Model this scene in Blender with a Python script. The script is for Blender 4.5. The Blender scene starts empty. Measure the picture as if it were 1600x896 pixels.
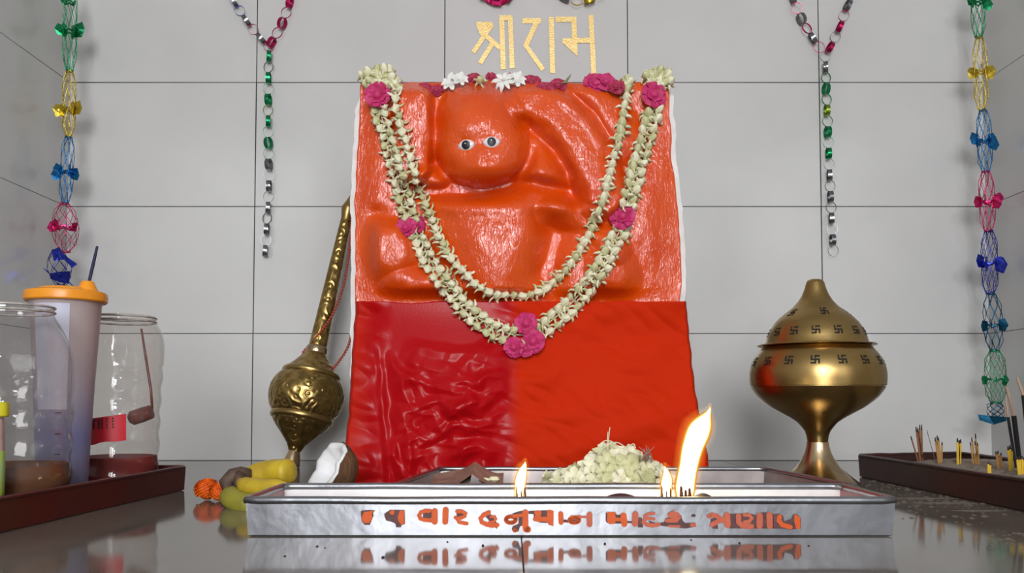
import bpy, math, random
import numpy as np
from mathutils import Vector, Matrix, Quaternion, noise

random.seed(7)
sc = bpy.context.scene
COL = sc.collection
V3 = Vector
# ------------------------------------------------------------------ camera
F, TH, H, PCY = 1300.0, math.radians(2.5), 0.146, 568.0
cd = bpy.data.cameras.new('camera'); cam = bpy.data.objects.new('camera', cd); COL.objects.link(cam)
cam.location = (0, 0, H); cam.rotation_euler = (math.pi / 2 + TH, 0, 0)
cd.sensor_width = 36; cd.lens = F * 36 / 1600; cd.shift_y = (PCY - 448) / 1600; cd.clip_start = .01
sc.camera = cam
CT, ST = math.cos(TH), math.sin(TH)

def at(px, py, Y):
    "world point seen at photo pixel (px, py) at depth Y (used as a measuring tool)"
    u, v = (px - 800) / F, (PCY - py) / F
    dy, dz = CT - v * ST, ST + v * CT
    t = Y / dy
    return V3((u * t, Y, H + dz * t))

def zat(py, Y): return at(800, py, Y).z
def xat(px, Y): return at(px, 625, Y).x

# ------------------------------------------------------------------ materials
def srgb(r, g, b):
    f = lambda c: (c / 255 / 12.92) if c / 255 <= .04045 else ((c / 255 + .055) / 1.055) ** 2.4
    return (f(r), f(g), f(b))

MATS = {}
def mat(name, col, rough=.5, metal=0., var=.12, vscale=40., bump=0., bscale=200., bdist=.002, coat=0., coat_r=.05,
        trans=0., spec=.5, col2=None, emit=0., subs=0., detail=4., stretch=None, sheen=0., rvar=0.):
    m = bpy.data.materials.new(name); m.use_nodes = True
    nt = m.node_tree; N = nt.nodes; L = nt.links
    b = N['Principled BSDF']
    b.inputs['Roughness'].default_value = rough; b.inputs['Metallic'].default_value = metal
    b.inputs['Coat Weight'].default_value = coat; b.inputs['Coat Roughness'].default_value = coat_r
    b.inputs['Transmission Weight'].default_value = trans
    b.inputs['Specular IOR Level'].default_value = spec
    b.inputs['Sheen Weight'].default_value = sheen
    if subs:
        b.inputs['Subsurface Weight'].default_value = subs
        b.inputs['Subsurface Radius'].default_value = (.006, .004, .002); b.inputs['Subsurface Scale'].default_value = .5
    tc = N.new('ShaderNodeTexCoord'); src = tc.outputs['Object']
    if stretch:
        mp = N.new('ShaderNodeMapping'); mp.inputs['Scale'].default_value = stretch
        L.new(src, mp.inputs['Vector']); src = mp.outputs['Vector']
    nz = N.new('ShaderNodeTexNoise'); nz.inputs['Scale'].default_value = vscale; nz.inputs['Detail'].default_value = detail
    L.new(src, nz.inputs['Vector'])
    rp = N.new('ShaderNodeValToRGB')
    c1 = tuple(max(0, c * (1 - var)) for c in col); c2 = col2 if col2 else tuple(min(1, c * (1 + var)) for c in col)
    rp.color_ramp.elements[0].position = .32; rp.color_ramp.elements[1].position = .68
    rp.color_ramp.elements[0].color = (*(col if col2 else c1), 1); rp.color_ramp.elements[1].color = (*c2, 1)
    L.new(nz.outputs['Fac'], rp.inputs['Fac']); L.new(rp.outputs['Color'], b.inputs['Base Color'])
    if rvar:
        mr = N.new('ShaderNodeMapRange'); mr.inputs['To Min'].default_value = max(0, rough - rvar); mr.inputs['To Max'].default_value = rough + rvar
        mr.inputs['From Min'].default_value = .3; mr.inputs['From Max'].default_value = .7
        L.new(nz.outputs['Fac'], mr.inputs['Value']); L.new(mr.outputs['Result'], b.inputs['Roughness'])
    if emit:
        L.new(rp.outputs['Color'], b.inputs['Emission Color']); b.inputs['Emission Strength'].default_value = emit
    if bump:
        n2 = N.new('ShaderNodeTexNoise'); n2.inputs['Scale'].default_value = bscale; n2.inputs['Detail'].default_value = 5
        L.new(src, n2.inputs['Vector'])
        bp = N.new('ShaderNodeBump'); bp.inputs['Strength'].default_value = bump; bp.inputs['Distance'].default_value = bdist
        L.new(n2.outputs['Fac'], bp.inputs['Height']); L.new(bp.outputs['Normal'], b.inputs['Normal'])
        if coat: L.new(bp.outputs['Normal'], b.inputs['Coat Normal'])
    MATS[name] = m
    return m

def thin_plastic(name, tint, opac, rough=.08, milky=(.8, .8, .8)):
    "thin clear plastic wall: see-through with fresnel gloss and a little milkiness"
    m = bpy.data.materials.new(name); m.use_nodes = True
    nt = m.node_tree; N = nt.nodes; L = nt.links; N.clear()
    out = N.new('ShaderNodeOutputMaterial')
    tr = N.new('ShaderNodeBsdfTransparent'); tr.inputs['Color'].default_value = (*tint, 1)
    gl = N.new('ShaderNodeBsdfGlossy'); gl.inputs['Roughness'].default_value = rough
    df = N.new('ShaderNodeBsdfDiffuse'); df.inputs['Color'].default_value = (*milky, 1)
    fr = N.new('ShaderNodeLayerWeight'); fr.inputs['Blend'].default_value = .5; pw = N.new('ShaderNodeMath'); pw.operation = 'POWER'; pw.inputs[1].default_value = 4; fa = N.new('ShaderNodeMath'); fa.operation = 'MULTIPLY_ADD'; fa.inputs[1].default_value = .5; fa.inputs[2].default_value = .055; L.new(fr.outputs['Facing'], pw.inputs[0]); L.new(pw.outputs[0], fa.inputs[0])
    tc = N.new('ShaderNodeTexCoord'); nz = N.new('ShaderNodeTexNoise'); nz.inputs['Scale'].default_value = 60
    L.new(tc.outputs['Object'], nz.inputs['Vector'])
    bp = N.new('ShaderNodeBump'); bp.inputs['Strength'].default_value = .25; bp.inputs['Distance'].default_value = .003
    L.new(nz.outputs['Fac'], bp.inputs['Height']); L.new(bp.outputs['Normal'], gl.inputs['Normal']); L.new(bp.outputs['Normal'], fr.inputs['Normal'])
    m1 = N.new('ShaderNodeMixShader'); m1.inputs['Fac'].default_value = opac
    L.new(tr.outputs[0], m1.inputs[1]); L.new(df.outputs[0], m1.inputs[2])
    m2 = N.new('ShaderNodeMixShader'); L.new(fa.outputs[0], m2.inputs['Fac'])
    L.new(m1.outputs[0], m2.inputs[1]); L.new(gl.outputs[0], m2.inputs[2]); L.new(m2.outputs[0], out.inputs['Surface'])
    return m

wall_m = mat('glazed_white_tile', srgb(201, 200, 198), rough=.15, var=.045, vscale=3.5, bump=.05, bscale=9, bdist=.01, spec=.42)
grout_m = mat('grey_grout', srgb(70, 67, 64), rough=.8, var=.35, vscale=60)
floor_m = mat('polished_grey_stone', (.105, .09, .073), rough=.085, col2=(.18, .16, .135), vscale=9, detail=8, bump=.02, bscale=14, bdist=.004, spec=.40, stretch=(1, .5, 1), rvar=.03)
joint_m = mat('dark_floor_joint', (.03, .027, .024), rough=.6)
ceil_m = mat('ceiling_paint', (.55, .55, .54), rough=.8)
white_edge = mat('white_paint', (.74, .73, .71), rough=.55, var=.1, vscale=30, bump=.3, bscale=60)
brass = mat('brass', (.50, .34, .13), rough=.31, metal=1, col2=(.36, .235, .085), vscale=14, bump=.05, bscale=30, rvar=.05)
brass_emb = mat('embossed_brass', (.50, .34, .12), rough=.3, metal=1, col2=(.28, .18, .055), vscale=60)
brass_light = mat('worn_brass', (.60, .45, .27), rough=.25, metal=1, var=.2, vscale=30)
cutout_m = mat('cutout_dark', (.012, .008, .005), rough=.8)
steel = mat('dented_steel', (.33, .335, .36), rough=.36, metal=1, var=.07, vscale=12, bump=.4, bscale=9, bdist=.008, rvar=.06)
steel_in = mat('oily_steel', (.80, .78, .77), rough=.42, metal=.55, var=.12, vscale=14, bump=.2, bscale=14, bdist=.004)
steel_brown = mat('stained_steel_floor', (.16, .115, .10), rough=.35, metal=.5, var=.4, vscale=20)
steel_dull = mat('dull_steel', (.34, .30, .29), rough=.38, metal=.7, var=.25, vscale=14)
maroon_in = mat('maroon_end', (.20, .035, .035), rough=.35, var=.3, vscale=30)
redtray = mat('dark_red_enamel', (.085, .008, .006), rough=.3, col2=(.05, .012, .010), vscale=6, bump=.1, bscale=60, rvar=.08)
redtray_worn = mat('worn_dark_enamel', (.030, .018, .015), rough=.4, col2=(.055, .012, .011), vscale=5, bump=.15, bscale=60)
ash_m = mat('grey_ash', (.20, .16, .125), rough=.95, col2=(.31, .26, .21), vscale=120, bump=.8, bscale=320, bdist=.004)
dust_m = mat('ash_dust', (.19, .155, .12), rough=.95, col2=(.12, .10, .08), vscale=90)
bead_m = mat('rust_red_beads', (.36, .05, .025), rough=.4, var=.25, vscale=200)
flower_m = mat('pale_green_flower', (.74, .71, .47), rough=.6, col2=(.85, .82, .62), vscale=90, subs=.1)
flower_g = mat('greenish_flower', (.52, .52, .25), rough=.6, col2=(.66, .64, .40), vscale=120, subs=.1)
flower_w = mat('white_flower', (.78, .77, .72), rough=.6, var=.08, vscale=60)
rose_m = mat('magenta_rose', (.44, .006, .085), rough=.6, col2=(.60, .02, .16), vscale=70, sheen=.2)
rose_d = mat('crimson_rose', (.30, .004, .035), rough=.6, col2=(.42, .012, .07), vscale=70, sheen=.2)
leaf_m = mat('green_sepal', (.16, .19, .07), rough=.6)
thread_m = mat('cream_thread', (.62, .58, .42), rough=.8)
eye_w = mat('eye_white', (.78, .76, .78), rough=.15, coat=1, var=.03)
eye_b = mat('eye_black', (.006, .004, .004), rough=.45)
eye_s = mat('eye_glint', (.8, .8, .8), rough=.2)
eye_p = mat('eye_pink', (.55, .22, .25), rough=.4)
gold_m = mat('gold_foil', (.74, .50, .17), rough=.38, metal=.45, col2=(.80, .60, .27), vscale=160, bump=.3, bscale=300)
banana_y = mat('banana_yellow', (.62, .44, .025), rough=.5, col2=(.42, .28, .02), vscale=34, bump=.1, bscale=40)
banana_g = mat('banana_green', (.32, .28, .03), rough=.5, col2=(.20, .19, .03), vscale=30)
banana_d = mat('banana_brown', (.05, .028, .018), rough=.7, col2=(.12, .07, .045), vscale=60)
marigold_m = mat('marigold_orange', (.85, .18, .006), rough=.7, col2=(.70, .11, .004), vscale=120)
coco_s = mat('coconut_husk', (.085, .035, .014), rough=.85, col2=(.17, .08, .035), vscale=70, bump=1, bscale=160, bdist=.004, stretch=(1, 1, .3))
coco_f = mat('coconut_flesh', (.83, .83, .83), rough=.35, var=.03, subs=.1)
orange_pl = mat('orange_plastic', (.83, .30, .015), rough=.35, var=.05)
oil_brown = mat('brown_oil', (.125, .036, .002), rough=.6, col2=(.19, .062, .004), vscale=18, coat=0, spec=.1)
oil_red = mat('red_oil', (.22, .007, .003), rough=.6, col2=(.15, .004, .002), vscale=18, coat=0, spec=.1)
label_red = mat('red_label', (.62, .015, .03), rough=.4, var=.08)
label_ink = mat('label_ink', (.06, .01, .015), rough=.6)
maroon_pl = mat('maroon_ladle', (.12, .03, .03), rough=.3, col2=(.20, .07, .06), vscale=40)
stick_blue = mat('dark_blue_stick', (.012, .018, .06), rough=.7)
stick_black = mat('black_incense', (.006, .006, .008), rough=.9)
stick_pale = mat('pale_bamboo', (.42, .28, .20), rough=.8)
stick_y = mat('yellow_stub', (.62, .40, .03), rough=.8)
stick_o = mat('tan_stub', (.38, .20, .06), rough=.8)
stick_r = mat('brown_stub', (.24, .10, .05), rough=.8)
stick_t = mat('burnt_tip', (.03, .018, .015), rough=.9)
wick_m = mat('charred_wick', (.16, .05, .015), rough=.9, col2=(.05, .015, .008), vscale=300)
petal_d = mat('dried_purple_petal', (.05, .02, .03), rough=.6)
note_m = mat('brown_leaf', (.34, .24, .18), rough=.5, col2=(.20, .13, .10), vscale=50)
yellow_pl = mat('yellow_plastic', (.72, .66, .03), rough=.35)
green_pl = mat('green_label', (.40, .55, .08), rough=.4, col2=(.30, .55, .45), vscale=20)
pink_pl = mat('pink_tint', (.55, .40, .38), rough=.3)
clear1 = thin_plastic('clear_jar_plastic', (.90, .89, .89), .11, milky=(.26, .23, .23))
clear2 = thin_plastic('clear_jar_plastic_back', (.94, .92, .90), .08, milky=(.36, .32, .30))
paint_o = mat('orange_enamel_letter', srgb(208, 86, 24), rough=.5, var=.07, vscale=120)
paint_p = mat('faded_orange_letter', srgb(190, 92, 66), rough=.5, var=.08, vscale=120)
paint_k = mat('old_dark_letter', srgb(92, 58, 56), rough=.6, var=.3, vscale=120)
def foil(name, c, r=.22): return mat(name, c, rough=r, metal=.85, var=.3, vscale=120, bump=.3, bscale=150)
FO = dict(green=foil('green_foil', (.02, .30, .12)), gold=foil('yellow_gold_foil', (.62, .46, .05)), blue=foil('sky_blue_foil', (.015, .16, .40)),
          pink=foil('magenta_foil', (.55, .02, .13)), navy=foil('navy_foil', (.02, .03, .28)), teal=foil('teal_foil', (.01, .09, .17)),
          silver=foil('silver_foil', (.24, .24, .25), ), royal=foil('royal_blue_foil', (.03, .05, .45)), lime=foil('lime_foil', (.28, .42, .06)))

# vermilion lacquer: wet, wrinkled film over stone
orange = mat('vermilion_lacquer', (.74, .082, .001), rough=.6, col2=(.64, .054, .001), vscale=8, coat=1, coat_r=.045, spec=.06)
orange.node_tree.nodes['Principled BSDF'].inputs['Coat IOR'].default_value = 1.65
def lacquer_bump(m):
    nt = m.node_tree; N = nt.nodes; L = nt.links; b = N['Principled BSDF']
    tc = N.new('ShaderNodeTexCoord')
    n1 = N.new('ShaderNodeTexNoise'); n1.inputs['Scale'].default_value = 105; n1.inputs['Detail'].default_value = 3; n1.inputs['Distortion'].default_value = 1.3
    n2 = N.new('ShaderNodeTexNoise'); n2.inputs['Scale'].default_value = 22; n2.inputs['Detail'].default_value = 2
    mp = N.new('ShaderNodeMapping'); mp.inputs['Scale'].default_value = (1.5, 1, .75)
    L.new(tc.outputs['Object'], mp.inputs['Vector'])
    L.new(mp.outputs['Vector'], n1.inputs['Vector']); L.new(mp.outputs['Vector'], n2.inputs['Vector'])
    ml = N.new('ShaderNodeMath'); ml.operation = 'MULTIPLY_ADD'; ml.inputs[1].default_value = 1.9
    L.new(n2.outputs['Fac'], ml.inputs[0]); L.new(n1.outputs['Fac'], ml.inputs[2])
    bp = N.new('ShaderNodeBump'); bp.inputs['Strength'].default_value = .9; bp.inputs['Distance'].default_value = .0024
    L.new(ml.outputs[0], bp.inputs['Height'])
    L.new(bp.outputs['Normal'], b.inputs['Coat Normal'])
    bp2 = N.new('ShaderNodeBump'); bp2.inputs['Strength'].default_value = .25; bp2.inputs['Distance'].default_value = .003
    L.new(ml.outputs[0], bp2.inputs['Height']); L.new(bp2.outputs['Normal'], b.inputs['Normal'])
lacquer_bump(orange)

def cloth_material():
    m = mat('red_satin_cloth', (.55, .004, .006), rough=.42, var=.06, vscale=20)
    nt = m.node_tree; N = nt.nodes; L = nt.links; b = N['Principled BSDF']
    tc = N.new('ShaderNodeTexCoord'); sx = N.new('ShaderNodeSeparateXYZ'); L.new(tc.outputs['Object'], sx.inputs[0])
    mr = N.new('ShaderNodeMapRange'); mr.inputs['From Min'].default_value = -.008; mr.inputs['From Max'].default_value = .014
    L.new(sx.outputs['X'], mr.inputs['Value'])
    # the outer left strip is the orange-red cloth again
    mr2 = N.new('ShaderNodeMapRange'); mr2.inputs['From Min'].default_value = -.245; mr2.inputs['From Max'].default_value = -.285
    L.new(sx.outputs['X'], mr2.inputs['Value'])
    mx = N.new('ShaderNodeMath'); mx.operation = 'MAXIMUM'; L.new(mr.outputs[0], mx.inputs[0])
    ml = N.new('ShaderNodeMath'); ml.operation = 'MULTIPLY'; ml.inputs[1].default_value = .6; L.new(mr2.outputs[0], ml.inputs[0]); L.new(ml.outputs[0], mx.inputs[1])
    mix = N.new('ShaderNodeMix'); mix.data_type = 'RGBA'
    mix.inputs['A'].default_value = (.42, .003, .006, 1); mix.inputs['B'].default_value = (.56, .022, .001, 1)
    L.new(mx.outputs[0], mix.inputs['Factor']); L.new(mix.outputs['Result'], b.inputs['Base Color'])
    r = N.new('ShaderNodeMapRange'); r.inputs['To Min'].default_value = .27; r.inputs['To Max'].default_value = .75
    L.new(mx.outputs[0], r.inputs['Value']); L.new(r.outputs[0], b.inputs['Roughness'])
    s = N.new('ShaderNodeMapRange'); s.inputs['To Min'].default_value = .17; s.inputs['To Max'].default_value = .10
    L.new(mx.outputs[0], s.inputs['Value']); L.new(s.outputs[0], b.inputs['Specular IOR Level'])
    n = N.new('ShaderNodeTexNoise'); n.inputs['Scale'].default_value = 300; L.new(tc.outputs['Object'], n.inputs['Vector'])
    bp = N.new('ShaderNodeBump'); bp.inputs['Strength'].default_value = .15; bp.inputs['Distance'].default_value = .001
    L.new(n.outputs['Fac'], bp.inputs['Height']); L.new(bp.outputs['Normal'], b.inputs['Normal'])
    return m
cloth_m = cloth_material()

def emboss(m, scale):
    "chased floral pattern hammered into the brass"
    nt = m.node_tree; N = nt.nodes; L = nt.links; b = N['Principled BSDF']
    tc = N.new('ShaderNodeTexCoord')
    vo = N.new('ShaderNodeTexVoronoi'); vo.inputs['Scale'].default_value = scale; vo.feature = 'SMOOTH_F1'
    wv = N.new('ShaderNodeMath'); wv.operation = 'SINE'
    mu = N.new('ShaderNodeMath'); mu.operation = 'MULTIPLY'; mu.inputs[1].default_value = 16
    L.new(tc.outputs['Object'], vo.inputs['Vector']); L.new(vo.outputs['Distance'], mu.inputs[0]); L.new(mu.outputs[0], wv.inputs[0])
    bp = N.new('ShaderNodeBump'); bp.inputs['Strength'].default_value = .38; bp.inputs['Distance'].default_value = .002
    L.new(wv.outputs[0], bp.inputs['Height']); L.new(bp.outputs['Normal'], b.inputs['Normal'])
emboss(brass_emb, 55)

def flame_material():
    m = bpy.data.materials.new('lamp_flame'); m.use_nodes = True
    nt = m.node_tree; N = nt.nodes; L = nt.links; N.clear()
    out = N.new('ShaderNodeOutputMaterial'); em = N.new('ShaderNodeEmission'); tr = N.new('ShaderNodeBsdfTransparent')
    lw = N.new('ShaderNodeLayerWeight'); lw.inputs['Blend'].default_value = .5
    tc = N.new('ShaderNodeTexCoord'); nz = N.new('ShaderNodeTexNoise'); nz.inputs['Scale'].default_value = 30; L.new(tc.outputs['Object'], nz.inputs['Vector'])
    ad = N.new('ShaderNodeMath'); ad.operation = 'MULTIPLY_ADD'; ad.inputs[1].default_value = .12; L.new(nz.outputs['Fac'], ad.inputs[0]); L.new(lw.outputs['Facing'], ad.inputs[2])
    rp = N.new('ShaderNodeValToRGB'); e = rp.color_ramp.elements
    e[0].position = .16; e[0].color = (1, .90, .62, 1); e[1].position = .72; e[1].color = (1, .30, .02, 1)
    k = e.new(.36); k.color = (1, .62, .16, 1)
    L.new(ad.outputs[0], rp.inputs['Fac']); L.new(rp.outputs['Color'], em.inputs['Color'])
    st = N.new('ShaderNodeMapRange'); st.inputs['From Min'].default_value = .14; st.inputs['From Max'].default_value = .5
    st.inputs['To Min'].default_value = 18; st.inputs['To Max'].default_value = .8
    L.new(ad.outputs[0], st.inputs['Value']); L.new(st.outputs[0], em.inputs['Strength'])
    mp = N.new('ShaderNodeMapRange'); mp.inputs['From Min'].default_value = .42; mp.inputs['From Max'].default_value = 1.0
    L.new(ad.outputs[0], mp.inputs['Value'])
    mx = N.new('ShaderNodeMixShader'); L.new(mp.outputs[0], mx.inputs['Fac']); L.new(em.outputs[0], mx.inputs[1]); L.new(tr.outputs[0], mx.inputs[2])
    L.new(mx.outputs[0], out.inputs['Surface'])
    return m
flame_m = flame_material()
def halo_material():
    "faint orange glow round the flame: an added emissive shell fading towards its rim"
    m = bpy.data.materials.new('flame_glow'); m.use_nodes = True
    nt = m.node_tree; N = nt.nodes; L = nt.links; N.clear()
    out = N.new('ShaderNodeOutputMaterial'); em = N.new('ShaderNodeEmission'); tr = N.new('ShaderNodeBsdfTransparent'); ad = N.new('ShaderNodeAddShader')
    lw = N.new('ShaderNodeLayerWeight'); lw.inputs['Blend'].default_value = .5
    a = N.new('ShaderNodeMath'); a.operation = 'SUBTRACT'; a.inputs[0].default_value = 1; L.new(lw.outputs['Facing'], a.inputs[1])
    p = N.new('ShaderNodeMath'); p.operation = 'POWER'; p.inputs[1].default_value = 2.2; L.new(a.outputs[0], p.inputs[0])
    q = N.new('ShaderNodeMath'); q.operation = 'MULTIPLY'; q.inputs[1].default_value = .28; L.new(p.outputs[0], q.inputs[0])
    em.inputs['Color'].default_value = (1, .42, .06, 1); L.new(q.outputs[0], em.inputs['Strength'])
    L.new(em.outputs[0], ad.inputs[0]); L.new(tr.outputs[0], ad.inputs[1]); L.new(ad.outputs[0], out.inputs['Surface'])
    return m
halo_m = halo_material()

def jug_material():
    m = mat('translucent_lilac_plastic', (.5, .45, .5), rough=.35, var=.05)
    nt = m.node_tree; N = nt.nodes; L = nt.links; b = N['Principled BSDF']
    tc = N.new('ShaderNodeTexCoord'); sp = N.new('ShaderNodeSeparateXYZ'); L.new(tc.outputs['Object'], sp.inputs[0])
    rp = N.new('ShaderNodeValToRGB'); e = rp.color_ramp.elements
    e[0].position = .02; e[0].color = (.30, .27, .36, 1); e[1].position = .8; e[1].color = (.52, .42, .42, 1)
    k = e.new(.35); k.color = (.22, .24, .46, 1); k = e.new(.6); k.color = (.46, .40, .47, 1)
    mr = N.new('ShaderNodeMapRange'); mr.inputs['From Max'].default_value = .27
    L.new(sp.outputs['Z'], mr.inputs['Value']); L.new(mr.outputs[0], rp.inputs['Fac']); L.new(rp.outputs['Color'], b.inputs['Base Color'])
    b.inputs['Transmission Weight'].default_value = .15; b.inputs['Alpha'].default_value = .93
    return m
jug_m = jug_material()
jug_paper = mat('white_sheet', (.62, .60, .66), rough=.5, col2=(.35, .38, .55), vscale=6)

# ------------------------------------------------------------------ mesh building
class MB:
    def __init__(s): s.v = []; s.f = []; s.m = []; s.mats = []
    def mi(s, m):
        if m not in s.mats: s.mats.append(m)
        return s.mats.index(m)
    def add(s, vs, fs, m):
        o = len(s.v); k = s.mi(m)
        s.v += [tuple(p) for p in vs]; s.f += [tuple(i + o for i in f) for f in fs]; s.m += [k] * len(fs)
    def box(s, lo, hi, m):
        x0, y0, z0 = lo; x1, y1, z1 = hi
        vs = [(x0,y0,z0),(x1,y0,z0),(x1,y1,z0),(x0,y1,z0),(x0,y0,z1),(x1,y0,z1),(x1,y1,z1),(x0,y1,z1)]
        s.add(vs, [(3,2,1,0),(4,5,6,7),(0,1,5,4),(1,2,6,5),(2,3,7,6),(3,0,4,7)], m)
    def tube(s, pts, rad, m, sides=8, caps=True, flat=None, closed=False):
        pts = [V3(p) for p in pts]; n = len(pts)
        if not hasattr(rad, '__len__'): rad = [rad] * n
        vs = []; prev = None
        for i, p in enumerate(pts):
            if closed: t = pts[(i + 1) % n] - pts[i - 1]
            else: t = pts[min(i + 1, n - 1)] - pts[max(i - 1, 0)]
            if t.length < 1e-9: t = V3((0, 0, 1))
            t.normalize()
            if prev is None:
                a = V3((0, 0, 1)) if abs(t.z) < .9 else V3((1, 0, 0))
                nx = (a - t * a.dot(t)).normalized()
            else:
                nx = prev - t * prev.dot(t)
                nx = nx.normalized() if nx.length > 1e-6 else V3((1, 0, 0))
            prev = nx; ny = t.cross(nx)
            for k in range(sides):
                a = 2 * math.pi * k / sides
                vs.append(p + (nx * math.cos(a) + ny * math.sin(a) * (flat or 1)) * rad[i])
        fs = []
        for i in range(n if closed else n - 1):
            j = (i + 1) % n
            for k in range(sides):
                k2 = (k + 1) % sides
                fs.append((i * sides + k, i * sides + k2, j * sides + k2, j * sides + k))
        if caps and not closed:
            fs.append(tuple(reversed(range(sides)))); fs.append(tuple((n - 1) * sides + k for k in range(sides)))
        s.add(vs, fs, m)
    def lathe(s, prof, m, sides=48, M=None, mod=None, cap0=True, cap1=True):
        vs = []
        for (z, r) in prof:
            for k in range(sides):
                a = 2 * math.pi * k / sides
                rr = r * (mod(a, z) if mod else 1)
                p = V3((rr * math.cos(a), rr * math.sin(a), z)); vs.append(M @ p if M else p)
        n = len(prof); fs = []
        for i in range(n - 1):
            for k in range(sides):
                k2 = (k + 1) % sides
                fs.append((i * sides + k, i * sides + k2, (i + 1) * sides + k2, (i + 1) * sides + k))
        if cap0: fs.append(tuple(reversed(range(sides))))
        if cap1: fs.append(tuple((n - 1) * sides + k for k in range(sides)))
        s.add(vs, fs, m)
    def mesh(s, name, smooth=True, angle=None):
        me = bpy.data.meshes.new(name); me.from_pydata(s.v, [], s.f)
        for m in s.mats: me.materials.append(m)
        me.polygons.foreach_set('material_index', s.m)
        me.polygons.foreach_set('use_smooth', [smooth] * len(s.f)); me.update()
        if smooth and angle: me.set_sharp_from_angle(angle=math.radians(angle))
        return me
    def obj(s, name, parent=None, smooth=True, angle=40, M=None):
        return link(name, s.mesh(name, smooth, angle), parent, M)

def link(name, me, parent=None, M=None):
    o = bpy.data.objects.new(name, me); COL.objects.link(o)
    if parent: o.parent = parent
    if M is not None: o.matrix_local = M
    return o

def tag(o, label=None, cat=None, group=None, kind=None):
    if label: o['label'] = label
    if cat: o['category'] = cat
    if group: o['group'] = group
    if kind: o['kind'] = kind
    return o

def thing(name, loc, label, cat, group=None):
    o = bpy.data.objects.new(name, None); COL.objects.link(o); o.location = loc; o.empty_display_size = .02
    return tag(o, label, cat, group)

def spline(pts, n):
    "Catmull-Rom through pts, n evenly spaced samples"
    P = [np.array(p, float) for p in pts]; P = [2 * P[0] - P[1]] + P + [2 * P[-1] - P[-2]]
    out = []
    for i in range(1, len(P) - 2):
        for t in np.linspace(0, 1, 24, endpoint=False):
            a, b, c, d = P[i - 1], P[i], P[i + 1], P[i + 2]
            out.append(.5 * ((2 * b) + (c - a) * t + (2 * a - 5 * b + 4 * c - d) * t * t + (3 * b - a - 3 * c + d) * t ** 3))
    out.append(P[-2]); out = np.array(out)
    L = np.concatenate([[0], np.cumsum(np.linalg.norm(np.diff(out, axis=0), axis=1))])
    s = np.linspace(0, L[-1], n)
    return np.stack([np.interp(s, L, out[:, k]) for k in range(out.shape[1])], 1)

def frame(p, zdir, spin=0., scale=1.):
    q = V3(zdir).normalized().to_track_quat('Z', 'Y')
    return Matrix.Translation(p) @ q.to_matrix().to_4x4() @ Matrix.Rotation(spin, 4, 'Z') @ Matrix.Scale(scale, 4)

# ------------------------------------------------------------------ room
XL, XR, YB = xat(98, 2.0), xat(1548, 2.0), 2.0
def wall_back():
    b = MB(); x0, x1 = XL, XR; g = .0013
    b.add([(x0, YB + .002, 0), (x1, YB + .002, 0), (x1, YB + .002, 2.4), (x0, YB + .002, 2.4)], [(0, 1, 2, 3)], grout_m)
    xs = [x0 - .001] + [xat(p, YB) for p in (394, 693, 984, 1288)] + [x1 + .001]
    z0 = [0.] + [zat(p, YB) for p in (521.5, 323, 129)]
    dz = z0[3] - z0[2]
    while z0[-1] < 2.4: z0.append(z0[-1] + dz)
    R = random.Random(3)
    for i in range(len(xs) - 1):
        for j in range(len(z0) - 1):
            a, c, e, f = xs[i] + g, xs[i + 1] - g, z0[j] + g * .8, min(z0[j + 1] - g * .8, 2.4)
            t = [R.uniform(-.0006, .0006) for _ in range(2)]
            b.add([(a, YB + t[0], e), (c, YB - t[0], e), (c, YB + t[1], f), (a, YB - t[1], f)], [(0, 1, 2, 3)], wall_m)
    b.box((x0, YB + .003, -.02), (x1, YB + .06, 2.4), ceil_m)
    return tag(b.obj('wall_back', smooth=False), kind='structure')
wall_back()
def wall_side(name, X, sgn):
    b = MB(); g = .0011; Y0 = -.5
    b.add([(X + sgn * .002, Y0, 0), (X + sgn * .002, YB, 0), (X + sgn * .002, YB, 2.4), (X + sgn * .002, Y0, 2.4)], [(0, 1, 2, 3) if sgn > 0 else (3, 2, 1, 0)], grout_m)
    z0 = [0.] + [zat(p, YB) for p in (521.5, 323, 129)]; dz = z0[3] - z0[2]
    while z0[-1] < 2.4: z0.append(z0[-1] + dz)
    ys = [YB, 1.62, 1.17, .72, .27, -.18, Y0]
    R = random.Random(5 + int(sgn))
    for i in range(len(ys) - 1):
        for j in range(len(z0) - 1):
            a, c, e, f = ys[i + 1] + g * .5, ys[i] - (g * .5 if i else 0), z0[j] + g * .6, min(z0[j + 1] - g * .6, 2.4)
            t = R.uniform(-.0006, .0006)
            b.add([(X + t, a, e), (X - t, c, e), (X + t, c, f), (X - t, a, f)], [(0, 1, 2, 3)], wall_m)
    b.box((min(X + sgn * .003, X + sgn * .06), Y0, -.02), (max(X + sgn * .003, X + sgn * .06), YB + .06, 2.4), ceil_m)
    tag(b.obj(name, smooth=False), kind='structure')
wall_side('wall_left', XL, -1); wall_side('wall_right', XR, 1)
b = MB(); b.box((XL - .06, -.5, 2.4), (XR + .06, YB + .06, 2.46), ceil_m); tag(b.obj('ceiling', smooth=False), kind='structure')
def floor():
    b = MB(); g = .0008
    b.box((-2.6, -1.2, -.05), (2.6, YB + .06, -.0012), joint_m)
    ys = [-1.2, -.45, .55, 1.452, YB + .01]
    xj = [[-2.6, -1.1, .01, 1.1, 2.6]] * 3 + [[-2.6, -.9, -.2, .5, 1.3, 2.6]]
    for j in range(4):
        xs = xj[j]
        for i in range(len(xs) - 1):
            b.add([(xs[i] + g, ys[j] + g, 0), (xs[i + 1] - g, ys[j] + g, 0), (xs[i + 1] - g, ys[j + 1] - g, 0), (xs[i] + g, ys[j + 1] - g, 0)], [(0, 1, 2, 3)], floor_m)
    tag(b.obj('floor', smooth=False), kind='structure')
floor()

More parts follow.
